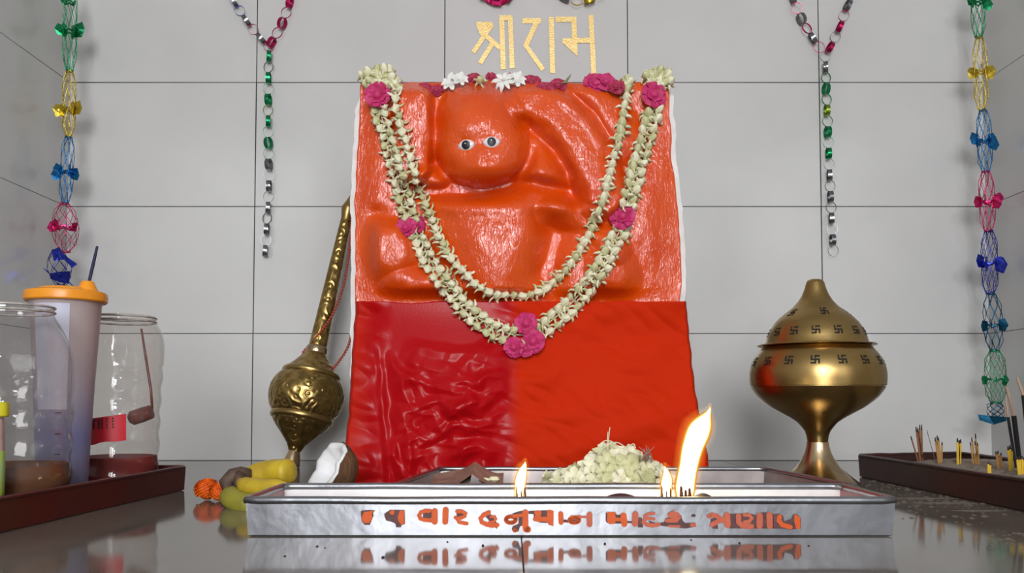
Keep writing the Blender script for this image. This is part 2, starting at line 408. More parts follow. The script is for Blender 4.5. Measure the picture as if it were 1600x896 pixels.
# ------------------------------------------------------------------ idol
Y0 = 1.52
def polydist(U, V, pts):
    D = np.full(U.shape, 1e9)
    for (ax, ay), (bx, by) in zip(pts[:-1], pts[1:]):
        dx, dy = bx - ax, by - ay
        t = np.clip(((U - ax) * dx + (V - ay) * dy) / (dx * dx + dy * dy), 0, 1)
        D = np.minimum(D, np.hypot(U - ax - t * dx, V - ay - t * dy))
    return D
def smooth01(x): x = np.clip(x, 0, 1); return x * x * (3 - 2 * x)
def gau(U, V, cx, cy, sx, sy): return np.exp(-(((U - cx) / sx) ** 2 + ((V - cy) / sy) ** 2))
def dome(U, V, cx, cy, rx, ry, p=.5, rot=0.):
    c, s = math.cos(rot), math.sin(rot); a, b = (U - cx) * c + (V - cy) * s, -(U - cx) * s + (V - cy) * c
    return np.maximum(0, 1 - (a / rx) ** 2 - (b / ry) ** 2) ** p
def ridge(U, V, pts, w, p=.6): return np.maximum(0, 1 - (polydist(U, V, pts) / w) ** 2) ** p

def plate(U, V, cx, cy, rx, ry, rot=0.):
    c, s_ = math.cos(rot), math.sin(rot); a, b = (U - cx) * c + (V - cy) * s_, -(U - cx) * s_ + (V - cy) * c
    return smooth01((1.55 - np.hypot(a / rx, b / ry)) / 1.05)

def relief(U, V):
    U = np.asarray(U, float); V = np.asarray(V, float)
    h = .004 * np.sin(U / 37 + V / 60) + .004 * np.sin(V / 43 - U / 80) + .010
    h = h + .018 * gau(U, V, 790, 330, 150, 140)
    # raised arm on the right, sweeping from the shoulder top down to the elbow
    armA = [(832, 152), (852, 166), (896, 205), (926, 252), (938, 305)]
    h = h + .036 * smooth01(1.45 * ridge(U, V, armA, 46, 1.0))
    h = h + .026 * gau(U, V, 848, 272, 30, 26)
    # outer shoulder plane, with a groove running down to the right
    h = h + .024 * ridge(U, V, [(905, 138), (938, 165), (972, 220)], 42, 1.3)
    h = h - .016 * np.exp(-(polydist(U, V, [(862, 130), (912, 168), (948, 220), (962, 285)]) / 11) ** 2)
    h = h - .020 * np.exp(-(polydist(U, V, [(822, 190), (850, 205), (880, 245), (905, 300)]) / 13) ** 2)
    # chest groove
    h = h - .022 * np.exp(-(polydist(U, V, [(640, 299), (715, 302), (775, 293), (835, 285), (888, 300), (935, 345)]) / 11) ** 2)
    h = h + .020 * plate(U, V, 676, 277, 26, 15)
    h = h + .016 * gau(U, V, 745, 322, 80, 15) + .014 * gau(U, V, 875, 322, 50, 14)
    # belly tapering downward between the folded legs
    lse = lambda *q: np.log(sum(np.exp(4 * x) for x in q)) / 4
    qt = lse(-(V - 378) / 52, ((U - 784) * .9 + (V - 385) * .40) / 50, (-(U - 784) * .9 + (V - 385) * .40) / 54)
    h = h + .034 * smooth01((1.75 - qt) / 1.35)
    h = h - .026 * np.exp(-(polydist(U, V, [(850, 335), (866, 375), (856, 425)]) / 21) ** 2)
    h = h + .022 * dome(U, V, 925, 425, 84, 64, 1.0, .35) + .018 * plate(U, V, 957, 424, 34, 28, .6)
    h = h + .020 * ridge(U, V, [(860, 330), (920, 345), (965, 390)], 26, 1.4)
    # lower left knee and foot
    h = h + .034 * plate(U, V, 612, 388, 36, 46, .1)
    h = h + .028 * dome(U, V, 655, 442, 70, 27, 1.2, -.15)
    h = h - .016 * np.exp(-(polydist(U, V, [(585, 335), (628, 345), (660, 385), (705, 432)]) / 13) ** 2)
    # arm column on the left
    h = h + .032 * smooth01(1.5 * ridge(U, V, [(644, 160), (648, 215), (644, 255)], 36, 1.0))
    h = h - .008 * np.exp(-(polydist(U, V, [(684, 185), (680, 225), (698, 262)]) / 15) ** 2)
    # head: smooth egg standing proud, sharpest under the chin
    q = np.hypot((U - 752) / (76 + 6 * smooth01((V - 210) / 60)), (V - 206) / 88)
    hd = np.maximum(0, 1 - q ** 3) ** (.95 - .4 * smooth01((V - 190) / 80))
    low = smooth01((V - 215) / 50)
    h = h - .014 * low * np.exp(-((q - 1.07) / .10) ** 2)
    h = np.maximum(h, 0) * (1 - .35 * np.minimum(1, hd * 2.5)) + .066 * hd
    h = h + .010 * gau(U, V, 757, 262, 30, 16) + .005 * plate(U, V, 736, 188, 28, 22)
    h = h - .005 * gau(U, V, 729, 228, 18, 10) - .005 * gau(U, V, 768, 223, 18, 10) - .004 * gau(U, V, 800, 180, 20, 30)
    h = h + .003 * gau(U, V, 750, 238, 10, 14)
    # flatten to the slab's edges and under the cloth
    e = smooth01((U - 556) / 40) * smooth01((1066 - U) / 60)
    top = smooth01((V - 122) / 26) * .75 + .25
    bot = 1 - .85 * smooth01((V - 448) / 24)
    return np.clip(h, 0, .13) * e * top * bot + .006

def lumps(x, s=1., o=0.): return noise.noise(V3((x * s, o, 0)))
def edge_l(v): return 563 - 8 * smooth01((v - 128) / 200) + 3.5 * lumps(v, .03, 1) + .8 * lumps(v, .05, 2)
def edge_r(v): return 1044 + 20 * smooth01((v - 128) / 300) + 5 * lumps(v, .022, 3) + 1.2 * lumps(v, .045, 4)
def edge_t(u): return 129 + 2.5 * lumps(u, .03, 5) + .8 * lumps(u, .06, 6) - 4 * float(gau(u, 0, 765, 0, 60, 1))

idol = thing('stone_idol', (0.02, 1.69, 0), 'orange lacquered stone relief idol with two round eyes, wrapped in red cloth', 'idol')
ib = Matrix.Translation((-.02, -1.69, 0))
def build_relief():
    NU, NV = 250, 230
    vs = []; uu = np.zeros((NV, NU)); vv = np.zeros((NV, NU))
    for j in range(NV):
        t = j / (NV - 1)
        for i in range(NU):
            s = i / (NU - 1)
            u0 = 560 + s * 500; vt = edge_t(u0); v = vt + t * (610 - vt)
            uu[j, i] = edge_l(v) + s * (edge_r(v) - edge_l(v)); vv[j, i] = v
    hh = relief(uu, vv)
    for j in range(NV):
        for i in range(NU):
            h = float(hh[j, i]); u, v = uu[j, i], vv[j, i]
            h += .0016 * noise.noise(V3((u * .05, v * .04, 3.))) 
            vs.append(at(u, v, Y0 - h))
    fs = [(j * NU + i, j * NU + i + 1, (j + 1) * NU + i + 1, (j + 1) * NU + i) for j in range(NV - 1) for i in range(NU - 1)]
    fs = [tuple(reversed(f)) for f in fs]
    b = MB(); 
    # roll the border back onto the slab; over the top it is lacquered all the way to the back
    n0 = len(vs); ring = [i for i in range(NU)]
    back = [V3((vs[i].x, 1.84, vs[i].z - .004)) for i in ring]
    vs2 = vs + back
    for i in range(NU - 1): fs.append((i, i + 1, n0 + i + 1, n0 + i))
    n1 = len(vs2)
    for side in (0, NU - 1):
        o = len(vs2)
        vs2 += [V3((vs[j * NU + side].x + (.003 if side == 0 else -.003), 1.535, vs[j * NU + side].z)) for j in range(NV)]
        for j in range(NV - 1):
            q = (j * NU + side, (j + 1) * NU + side, o + j + 1, o + j)
            fs.append(q if side else tuple(reversed(q)))
    b.add(vs2, fs, orange)
    return b.obj('relief_figure', idol, True, None, ib)
build_relief()
def build_slab():
    b = MB(); ring = []
    L = [(at(edge_l(v) - 7 + 2 * lumps(v, .08, 9), v, 1.533)) for v in np.linspace(172, 760, 60)]
    R = [(at(edge_r(min(v, 480)) + 7 + 3 * lumps(v, .06, 8), v, 1.533)) for v in np.linspace(150, 760, 60)]
    for p in L + R: p.z = max(p.z, 0)
    L[-1].z = R[-1].z = 0
    pts = [V3((L[0].x + .012, 1.533, L[0].z + .03))] + L + R[::-1] + [V3((R[0].x - .012, 1.533, R[0].z + .012))]
    n = len(pts)
    vs = pts + [V3((p.x, 1.85, p.z)) for p in pts]
    fs = [tuple(range(n)), tuple(reversed(range(n, 2 * n)))] + [((i + 1) % n, i, n + i, n + (i + 1) % n) for i in range(n)]
    b.add(vs, fs, white_edge)
    return tag(b.obj('slab', idol, True, 30, ib), 'white painted stone slab edge behind the orange relief')
build_slab()

def eye(px, py, tilt):
    h = float(relief(px, py)); Yc = Y0 - h - .001
    c = at(px, py, Yc); k = Yc / F
    g = lambda a, d: (Y0 - float(relief(px + a, py + d)))
    b = MB(); vs = []; n = 28
    nrm = V3(((g(6, 0) - g(-6, 0)) / (12 * k), -1., -(g(0, 6) - g(0, -6)) / (12 * k)))
    nrm.x = max(-.5, min(.5, nrm.x)); nrm.z = max(-.3, min(.3, nrm.z))
    M = Matrix.Translation(c) @ nrm.normalized().to_track_quat('Z', 'Y').to_matrix().to_4x4() @ Matrix.Rotation(tilt, 4, 'Z')
    rings = [(1., -.001), (.92, .0018), (.7, .0034), (.4, .0044), (0.05, .0048)]
    def almond(a, s):
        x = math.cos(a) * 14.5 * k * s; y = math.sin(a) * abs(math.sin(a)) ** .15 * 9.5 * k * s * (1 - .32 * abs(math.cos(a)) ** 3)
        return x, y
    for (s, z) in rings:
        for i in range(n):
            x, y = almond(2 * math.pi * i / n, s); vs.append((x, y, z))
    fs = [(r * n + i, r * n + (i + 1) % n, (r + 1) * n + (i + 1) % n, (r + 1) * n + i) for r in range(4) for i in range(n)]
    fs.append(tuple(4 * n + i for i in range(n)))
    b.add(vs, fs, eye_w)
    # pink corner rims
    for sgn in (-1, 1):
        b.tube([(sgn * 11.5 * k, 2.4 * k, .0010), (sgn * 14.6 * k, 0, .0006), (sgn * 11.5 * k, -2.4 * k, .0010)], .9 * k, eye_p, 6)
    ew = b.obj('eye', idol, True, 60, ib @ M)
    b = MB(); b.lathe([(.0030, 7.2 * k), (.0052, 6.8 * k), (.0060, 4.5 * k), (.0063, .5 * k)], eye_b, 24)
    b.obj('pupil', ew, True, 60)
    b = MB(); M2 = Matrix.Translation((-.5 * k, 2.0 * k, .0060)); b.lathe([(0, 1.1 * k), (.0006, .8 * k)], eye_s, 10, M2)
    b.obj('glint', ew)
eye(729, 227, math.radians(4)); eye(768, 222.5, math.radians(4))

# ------------------------------------------------------------------ red cloth
def c_l(v): return 554 - 21 * smooth01((v - 470) / 290) - 2 * math.sin((v - 470) / 40) + 2 * lumps(v, .05, 20)
def c_r(v): return 1074 + 36 * smooth01((v - 470) / 300) + 2 * math.sin((v - 470) / 35) + 2 * lumps(v, .05, 21)
CR = random.Random(21); CREASES = []
def crease(x, y, ang, ln, w, a): CREASES.append((x, y, math.cos(ang), math.sin(ang), ln, w, a))
# long folds pulled out from the raised knee, then crumpled creases beneath
for q in ((640, 545, .10, 150, 16, .006), (650, 572, .16, 140, 15, .007), (625, 590, .30, 150, 14, .007), (690, 600, -.12, 110, 14, .007), (640, 622, .22, 130, 13, .006), (700, 640, -.30, 110, 12, .007),
          (615, 560, 1.25, 80, 11, .008), (628, 640, 1.35, 90, 10, .008), (640, 690, -.55, 120, 12, .008), (610, 700, 1.2, 60, 10, .006)): crease(*q)
for k in range(46):
    crease(CR.uniform(610, 760), CR.uniform(585, 745), CR.choice((CR.gauss(.2, .35), CR.gauss(-.5, .3), CR.gauss(1.2, .4))), CR.uniform(28, 85), CR.uniform(7, 14), CR.uniform(.0025, .0060))
for k in range(70):
    crease(CR.uniform(605, 790), CR.uniform(560, 748), CR.uniform(-1.3, 1.5), CR.uniform(14, 40), CR.uniform(4, 8), CR.uniform(.0015, .0035))
def cloth_depth(u, v):
    y = 1.489 - .048 * smooth01((v - 480) / 270)
    lft = float(smooth01((815 - u) / 60) * smooth01((u - 575) / 40))
    y -= .017 * float(gau(u, v, 700, 560, 120, 80))
    y -= .0040 * math.sin((u + .25 * v) / 34 + 2.2 * noise.noise(V3((u * .008, v * .006, 1)))) * float(smooth01((v - 500) / 160)) * (.45 + .55 * lft)
    if lft > 0:
        wu, wv = u + 7 * noise.noise(V3((u * .03, v * .03, 5.))), v + 7 * noise.noise(V3((u * .03, v * .03, 8.)))
        for (x, yy, c, s_, ln, w, a) in CREASES:
            du, dv = wu - x, wv - yy
            t = du * c + dv * s_
            if t < -12 or t > ln + 12: continue
            d = -du * s_ + dv * c
            if d > w * 2 or d < -w: continue
            f = (1 + d / w) if d < 0 else (1 - d / (2 * w))
            k = max(0, min(1, (t + 12) / 24, (ln + 12 - t) / 24))
            y -= a * f * k * lft
    xc = 592 + 16 * (v - 540) / 217 + 4 * lumps(v, .03, 30)
    y -= .005 * max(0, 1 - abs(u - xc) / 8) * float(smooth01((v - 530) / 50))
    r = 1 - lft
    y -= .013 * noise.noise(V3((u * .010, v * .022 + u * .006, 9.))) * r
    y -= .009 * abs(noise.noise(V3((u * .016, v * .034 - u * .012, 12.)))) * r
    return y
def build_cloth():
    NU, NV = 260, 150; vs = []
    for j in range(NV):
        t = j / (NV - 1)
        for i in range(NU):
            s = i / (NU - 1)
            v0 = 471 + 2 * lumps(i, .05, 40) + (3 * float(gau(i, 0, 45, 0, 12, 1)) if i < 90 else 0)
            v = v0 + t * (768 - v0)
            u = c_l(v) + s * (c_r(v) - c_l(v))
            y = cloth_depth(u, v)
            if i in (0, NU - 1): y = 1.60
            elif i in (1, NU - 2): y += .02
            elif i in (2, NU - 3): y += .004
            p = at(u, v, y)
            if i in (0, NU - 1): p.x = vs_edge(u, v, 1.49, i == 0)
            if p.z < .0015: p.z = .0015
            vs.append(p)
    fs = [((j + 1) * NU + i, (j + 1) * NU + i + 1, j * NU + i + 1, j * NU + i) for j in range(NV - 1) for i in range(NU - 1)]
    # folded hem along the top tucks back to the slab
    o = len(vs)
    for i in range(NU):
        p = vs[i].copy(); p.y += .02; p.z += .0005; vs.append(p)
    fs += [(i, i + 1, o + i + 1, o + i) for i in range(NU - 1)]
    b = MB(); b.add(vs, fs, cloth_m)
    o = b.obj('draped_cloth', None, True, None)
    tag(o, 'shiny red cloth wrapped round the lower half of the orange idol', 'cloth')
def vs_edge(u, v, y, left): return at(u, v, y).x + (.004 if left else -.004)
build_cloth()

# ------------------------------------------------------------------ flowers
def bud_mesh(seed, m1, m2, r=.0053, tl=.0125):
    R = random.Random(seed); b = MB()
    prof = [(-.006, .0015), (-.0045, r * .75), (-.001, r), (.003, r * .92), (.0065, r * .62), (.0085, r * .22)]
    b.lathe(prof, m1, 15, None, lambda a, z: 1 + .26 * math.cos(5 * a) * (1 if z > -.004 else .3))
    n = R.choice((4, 5, 5))
    for k in range(n):
        a = 2 * math.pi * k / n + R.uniform(-.3, .3); up = R.uniform(.1, .9); l = tl * R.uniform(.8, 1.25)
        pts = []; 
        for i in range(6):
            t = i / 5; rr = r * .6 + l * t * (1 - .25 * t); z = -.003 + up * l * (t * .9 - t * t * .9) - .003 * t * R.uniform(.5, 1.5)
            aa = a + .3 * t * t; pts.append((rr * math.cos(aa), rr * math.sin(aa), z))
        b.tube(pts, [.0016, .0026, .0025, .0020, .0013, .0004], m2, 5, True, .6)
    return b.mesh('flower_bud', True, None)
BUDS = [bud_mesh(i, flower_m if i % 3 else flower_g, flower_m if i % 2 else flower_g) for i in range(5)]

def star_mesh(seed, m, R0=.0145, npet=5, wid=.33, up=.45):
    R = random.Random(seed); b = MB()
    for k in range(npet):
        a = 2 * math.pi * k / npet + R.uniform(-.12, .12); bend = up + R.uniform(-.2, .25); ln = R0 * R.uniform(.85, 1.12)
        d = V3((math.cos(a), math.sin(a), 0)); s = V3((-math.sin(a), math.cos(a), 0)); vs = []
        prof = [(.12, .30), (.35, .85), (.6, 1.), (.82, .62), (1., .06)]
        for (t, w) in prof:
            c = d * (ln * t) + V3((0, 0, ln * (bend * t - (.55 + R.uniform(-.2, .3)) * t ** 3)))
            ww = ln * wid * w
            vs += [c - s * ww + V3((0, 0, ww * .35)), c - V3((0, 0, ww * .15)), c + s * ww + V3((0, 0, ww * .35))]
        b.add(vs, [(i * 3 + j, i * 3 + j + 1, i * 3 + j + 4, i * 3 + j + 3) for i in range(4) for j in range(2)], m)
    b.lathe([(-.003, .001), (-.002, R0 * .15), (.002, R0 * .15), (.004, R0 * .09), (.0045, .0006)], m, 10, None, lambda a, z: 1 + .2 * math.cos(5 * a))
    return b.mesh('flower', True, None)
STARS = [star_mesh(i, flower_m if i % 3 else flower_g) for i in range(5)]

def rose_mesh(seed, m, R0=.02, depth=.5):
    R = random.Random(seed); b = MB()
    for ringi, (n, rr, tilt) in enumerate([(3, .28, 1.25), (5, .48, 1.0), (6, .72, .62), (7, .95, .22)]):
        for k in range(n):
            a = 2 * math.pi * (k + .5 * (ringi % 2)) / n + R.uniform(-.25, .25)
            ln = R0 * rr * R.uniform(.9, 1.12); tl = tilt + R.uniform(-.18, .18)
            d = V3((math.cos(a), math.sin(a), 0)); s = V3((-math.sin(a), math.cos(a), 0)); vs = []
            NW = 5
            for i in range(5):
                t = i / 4
                wd = ln * .75 * (.25 + .95 * t ** .7 - .25 * t ** 4)
                for j in range(NW):
                    w = (j / (NW - 1)) * 2 - 1
                    lift = math.sin(tl) * ln * t * depth * 1.6 + .14 * ln * w * w + (R.uniform(-.10, .10) * ln if i == 4 else 0) - .20 * ln * t ** 3
                    vs.append(d * (ln * (.12 + math.cos(tl) * t * .88 + .08) - ln * .22 * w * w * t) + s * (wd * w) + V3((0, 0, lift)))
            b.add(vs, [(i * NW + j, i * NW + j + 1, (i + 1) * NW + j + 1, (i + 1) * NW + j) for i in range(4) for j in range(NW - 1)], m)
    b.lathe([(-R0 * .25, R0 * .1), (-R0 * .1, R0 * .4), (R0 * .2, R0 * .42), (R0 * .4, R0 * .2)], m, 10)
    return b.mesh('rose', True, None)
ROSES = [rose_mesh(i, rose_m) for i in range(3)]
ROSES_D = [rose_mesh(10 + i, rose_d) for i in range(3)]

def surf(u, v):
    y = Y0 - float(relief(u, v))
    if v > 466 and c_l(v) < u < c_r(v): y = min(y, cloth_depth(u, v))
    return y
def garland(name, label, path, sp, cols, off, roses, tufts, seed):
    R = random.Random(seed)
    root = thing(name, at(path[0][0], path[0][1], 1.46), label, 'garland'); inv = Matrix.Translation(-root.location)
    n = int(sum(math.hypot(a[0] - c[0], a[1] - c[1]) for a, c in zip(path[:-1], path[1:])) / sp)
    S = spline(path, n); items = []
    T = MB()
    T.tube([at(u, v, surf(u, v) - .008) for (u, v) in S], .0012, thread_m, 5)
    T.obj('thread', root, True, None, inv)
    for i, (u, v) in enumerate(S):
        t = S[min(i + 1, n - 1)] - S[max(i - 1, 0)]; t = t / np.linalg.norm(t); nn = np.array([-t[1], t[0]])
        for c in range(cols):
            o = (c - (cols - 1) / 2) * off
            uu, vv = u + nn[0] * o + R.uniform(-1.5, 1.5), v + nn[1] * o + R.uniform(-1.5, 1.5) + (sp * .4 * c)
            p = at(uu, vv, surf(uu, vv) - .009 - R.uniform(0, .004))
            side = (c - (cols - 1) / 2) * .9
            z = V3((t[0] * .75 + nn[0] * side, -.8, -t[1] * .75 - nn[1] * side)) + V3((R.uniform(-.35, .35), R.uniform(-.2, .2), R.uniform(-.35, .35)))
            items.append((frame(p, z, R.uniform(0, 6.28), R.uniform(1.2, 1.45)), R.randrange(5)))
    for (u, v, ru, rv, k) in tufts:
        for q in range(k):
            a, d = R.uniform(0, 6.28), math.sqrt(R.uniform(0, 1))
            uu, vv = u + ru * d * math.cos(a), v + rv * d * math.sin(a)
            y = 1.512 - .02 * R.random() if vv < 128 else surf(uu, vv) - .012
            p = at(uu, vv, y)
            items.append((frame(p, V3((math.cos(a) * .8 + R.uniform(-.3, .3), -.9, -math.sin(a) * .5 + .5)), R.uniform(0, 6.28), R.uniform(1.1, 1.4)), R.randrange(5)))
    # drop buds where a rose sits in front
    keep = [it for it in items if not any((it[0].translation - rp[0]).length < rp[1] for rp in [(at(a, c, surf(a, c) - .018), r * .011 * .09) for (a, c, r, *_ ) in roses])]
    for M, k in keep[:100]: link('flower_bud', BUDS[k], root, inv @ M)
    rest = keep[100:]
    if rest:
        b = MB()
        for M, k in rest:
            me = BUDS[k]; vs = [M @ v.co for v in me.vertices]
            o = len(b.v); b.v += [tuple(v) for v in vs]
            for p in me.polygons:
                b.f.append(tuple(i + o for i in p.vertices)); b.m.append(b.mi(me.materials[p.material_index]))
        tag(b.obj('flower_buds', root, True, None, inv), kind='stuff')
    for (u, v, r, dz, k) in roses:
        p = at(u, v, surf(u, v) - .012 - dz); s = r / 885 / .02
        ro = link('rose', ROSES[k % 3], root, inv @ frame(p, V3((R.uniform(-.3, .3), -1, R.uniform(-.1, .35))), R.uniform(0, 6.28), s))
        tag(ro, 'magenta rose tied into the garland')
    return root
outer = [(594, 122), (593, 168), (601, 198), (610, 231), (618, 265), (627, 291), (635, 320), (646, 350), (657, 376), (669, 401), (686, 429), (706, 455),
         (735, 487), (770, 512), (806, 524), (840, 517), (868, 496), (893, 474), (922, 439), (943, 410), (958, 380), (972, 352), (983, 304), (994, 270), (1002, 236), (1013, 202), (1021, 172), (1024, 122)]
inner = [(617, 128), (620, 168), (629, 206), (640, 240), (651, 287), (663, 316), (676, 346), (686, 371), (703, 399), (722, 422), (748, 448), (775, 460), (805, 463), (833, 460), (856, 448),
         (879, 429), (900, 401), (917, 371), (932, 337), (945, 304), (953, 274), (960, 244), (968, 214), (975, 176), (979, 142), (981, 126)]
garland('flower_garland', 'longer double-stranded pale flower garland with magenta roses hanging on the idol', outer, 14.2, 2, 13, 
        [(590, 149, 21, .008, 0), (1022, 148, 20, .008, 1), (973, 338, 20, .008, 2), (634, 356, 17, -.002, 0), (650, 350, 14, -.003, 1), (822, 506, 18, .002, 2), (803, 543, 16, .004, 0), (833, 534, 18, .006, 1), (820, 545, 14, .002, 2)],
        [(594, 122, 30, 17, 42), (1024, 122, 26, 13, 30)], 3)
garland('flower_garland', 'shorter single-strand pale flower garland, the inner loop on the orange idol', inner, 13.0, 1, 0, [], [(618, 135, 8, 14, 4), (979, 130, 6, 8, 3)], 5)

# loose blossoms along the top of the idol
def top_flower(px, py, mesh, r, label, cat='flower', base=.02, y=1.50, z=(0, -1, .35), nm='rose'):
    p = at(px, py, y)
    o = link(nm, mesh, None, frame(p, z, random.uniform(0, 6.28), (r / (F / y)) / base))
    return tag(o, label, cat, 'loose flowers laid along the top of the idol')
top_flower(663, 141, ROSES_D[0], 13, 'small dark crimson flower on the idol top, left of its head', y=1.495)
top_flower(682, 142, ROSES_D[1], 11, 'darkest small crimson blossom touching the white flowers left of the head', y=1.495)
WST = star_mesh(50, flower_w, .0145, 9, .20, .3); WST2 = star_mesh(51, flower_w, .0145, 7, .30, .8)
top_flower(703, 133, WST2, 16, 'leftmost white flower on the crown of the orange head', base=.0145, y=1.492, nm='white_flower')
top_flower(720, 127, WST2, 15, 'second white flower from the left above the idol head', base=.0145, y=1.49, nm='white_flower')
top_flower(741, 124, ROSES_D[2], 12, 'small crimson blossom tucked between white flowers above the head', y=1.505)
top_flower(750, 126, BUDS[0], 12, 'round white bud above the idol forehead', base=.011, y=1.485, nm='flower_bud')
top_flower(768, 121, ROSES_D[0], 9, 'pink blossom behind the spiky white daisy-like flower', y=1.515)
top_flower(786, 126, WST, 19, 'spiky many-petalled white flower above the idol head', base=.0145, y=1.478, z=(0, -1, .2), nm='white_flower')
top_flower(808, 128, WST2, 17, 'rightmost white flower beside the crimson roses', base=.0145, y=1.49, nm='white_flower')
top_flower(797, 121, ROSES_D[1], 8, 'tiny pink petal cluster peeping out right of the spiky white flower', y=1.51)
top_flower(830, 130, ROSES_D[1], 15, 'crimson rose right of the white flowers on the idol top', y=1.50)
top_flower(850, 139, ROSES_D[2], 14, 'crimson rose drooping lowest over the idol top edge', y=1.485)
top_flower(872, 134, ROSES_D[0], 13, 'crimson rose with a green sepal at its right', y=1.495)
b = MB(); 
for k in range(4):
    b.tube([at(878 + k * 2, 130, 1.49), at(884 + k * 2, 126 - k * 2, 1.488), at(887 + 2 * k, 121 - 2 * k, 1.488)], [.0015, .0012, .0003], leaf_m, 5)
tag(b.obj('flower_sepal'), 'curled green sepal at the end of the crimson roses', 'sepal')
top_flower(931, 131, ROSES[0], 20, 'large magenta rose standing tallest on the idol top at right', y=1.497)
top_flower(947, 128, ROSES[1], 16, 'magenta rose right of the tallest rose on the idol', y=1.49)
top_flower(962, 136, ROSES_D[2], 14, 'deep pink rose next to the single strand garland', y=1.485)

# ------------------------------------------------------------------ strokes on flat faces (lettering)
def stroke(b, pts, w, m, put, k, rnd=True):
    n = len(pts); L = []; Rr = []
    for i in range(n):
        x, y = pts[i]; ax, ay = pts[max(i - 1, 0)]; cx, cy = pts[min(i + 1, n - 1)]
        dx, dy = cx - ax, cy - ay; l = math.hypot(dx, dy) or 1
        L.append((x - dy / l * w / 2, y + dx / l * w / 2)); Rr.append((x + dy / l * w / 2, y - dx / l * w / 2))
    vs = [put(p, k) for p in L] + [put(p, k) for p in Rr]
    b.add(vs, [(i, i + 1, n + i + 1, n + i) for i in range(n - 1)], m)
    if rnd:
        for (x, y) in pts:
            b.add([put((x + math.cos(2 * math.pi * q / 12) * w / 2, y + math.sin(2 * math.pi * q / 12) * w / 2), k * 1.02) for q in range(12)], [tuple(range(12))], m)
def poly(b, pts, m, put, k):
    import mathutils.geometry as G
    tri = G.tessellate_polygon([[V3((x, y, 0)) for x, y in pts]])
    b.add([put(p, k) for p in pts], [tuple(t) for t in tri], m)
def arc(cx, cy, rx, ry, a0=0, a1=360, n=16): return [(cx + rx * math.cos(math.radians(a0 + (a1 - a0) * i / n)), cy + ry * math.sin(math.radians(a0 + (a1 - a0) * i / n))) for i in range(n + 1)]

wl = thing('wall_lettering', at(838, 70, 1.999), 'gold foil strip lettering stuck on the tiled wall above the idol', 'lettering')
wi = Matrix.Translation(-wl.location)
def wput(p, k): return at(720 + p[0] / 6.667, 10 + p[1] / 6.667, 1.9985 - .0004 * k)
def wletter(strokes, polys=()):
    b = MB()
    for i, pp in enumerate(polys): poly(b, pp, gold_m, wput, 1 + i * .2)
    for i, (pts, w) in enumerate(strokes): stroke(b, pts, w, gold_m, wput, 1.5 + i * .25, False)
    b.obj('letter', wl, False, None, wi)
wletter([([(165, 185), (332, 185)], 48), ([(180, 180), (232, 300)], 52), ([(322, 190), (240, 310)], 52), ([(240, 315), (130, 480)], 46), ([(250, 295), (412, 435)], 48), ([(335, 375), (200, 595)], 48),
         ([(425, 95), (443, 655)], 52), ([(400, 120), (540, 120)], 56), ([(515, 100), (535, 645)], 50)], [[(170, 180), (330, 180), (250, 305), (215, 300)]])
wletter([([(642, 150), (836, 150)], 56), ([(805, 130), (672, 420)], 52), ([(665, 390), (858, 660)], 46)])
wletter([([(942, 110), (957, 695)], 52)])
wletter([([(988, 135), (1205, 135)], 56), ([(1178, 110), (1186, 385)], 52), ([(1060, 360), (1350, 352)], 54), ([(1355, 90), (1386, 720)], 52)], [[(1052, 370), (1216, 365), (1216, 522)]])

# ------------------------------------------------------------------ steel trays
def tray(name, corners, h, label, cat, m_out, m_in, m_floor, m_end=None, rim_r=.004, flare=.004, rim_m=None, group=None):
    "corners: four floor points, counter-clockwise from the near left"
    c = [V3((x, y, 0)) for x, y in corners]; mid = sum(c, V3()) / 4
    root = thing(name, mid, label, cat, group); inv = Matrix.Translation(-mid)
    out = [(p - mid).normalized() for p in c]
    lo = [p + V3((0, 0, .0016)) for p in c]; hi = [p + o * flare + V3((0, 0, h)) for p, o in zip(c, out)]
    loi = [p - o * .0022 + V3((0, 0, .0008)) for p, o in zip(lo, out)]; ft_ = [p - o * .006 for p, o in zip(c, out)]; hii = [p - o * .0022 for p, o in zip(hi, out)]
    b = MB(); NS = 24
    def wallq(a0, a1, b0, b1, m, flip):
        vs = []
        for i in range(NS + 1):
            t = i / NS; vs += [a0.lerp(a1, t), b0.lerp(b1, t)]
        fs = [(2 * i, 2 * i + 2, 2 * i + 3, 2 * i + 1) for i in range(NS)]
        b.add(vs, [tuple(reversed(f)) for f in fs] if flip else fs, m)
    for k in range(4):
        j = (k + 1) % 4
        wallq(lo[k], lo[j], hi[k], hi[j], m_out, False)
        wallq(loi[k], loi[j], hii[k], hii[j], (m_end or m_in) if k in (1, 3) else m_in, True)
        b.add([hi[k], hi[j], hii[j], hii[k]], [(0, 1, 2, 3)], m_out)
    b.add(loi, [(0, 1, 2, 3)], m_floor); b.add(lo + ft_, [(7, 6, 5, 4)] + [((k + 1) % 4, k, 4 + k, 4 + (k + 1) % 4) for k in range(4)], m_out)
    b.obj('tray_body', root, True, 30, inv)
    b = MB(); pts = []
    for k in range(4):
        p, q = hi[k], hi[(k + 1) % 4]
        for i in range(20):
            t = .02 + .96 * i / 19
            pts.append(p.lerp(q, t) + V3((0, 0, .0007 * noise.noise(V3((i * .35, k * 3., 0)))))) 
    b.tube(pts, rim_r, rim_m or m_out, 8, False, None, True)
    b.obj('rolled_rim', root, True, None, inv)
    return root
FY, BY = .894, 1.036
ft = tray('lamp_tray', [(-.2815, FY), (.406, FY), (.406, BY), (-.2815, BY)], .0385, 'long shallow steel lamp tray with orange painted lettering across its front', 'tray', steel, steel_in, steel_in, maroon_in, .0042, .003)
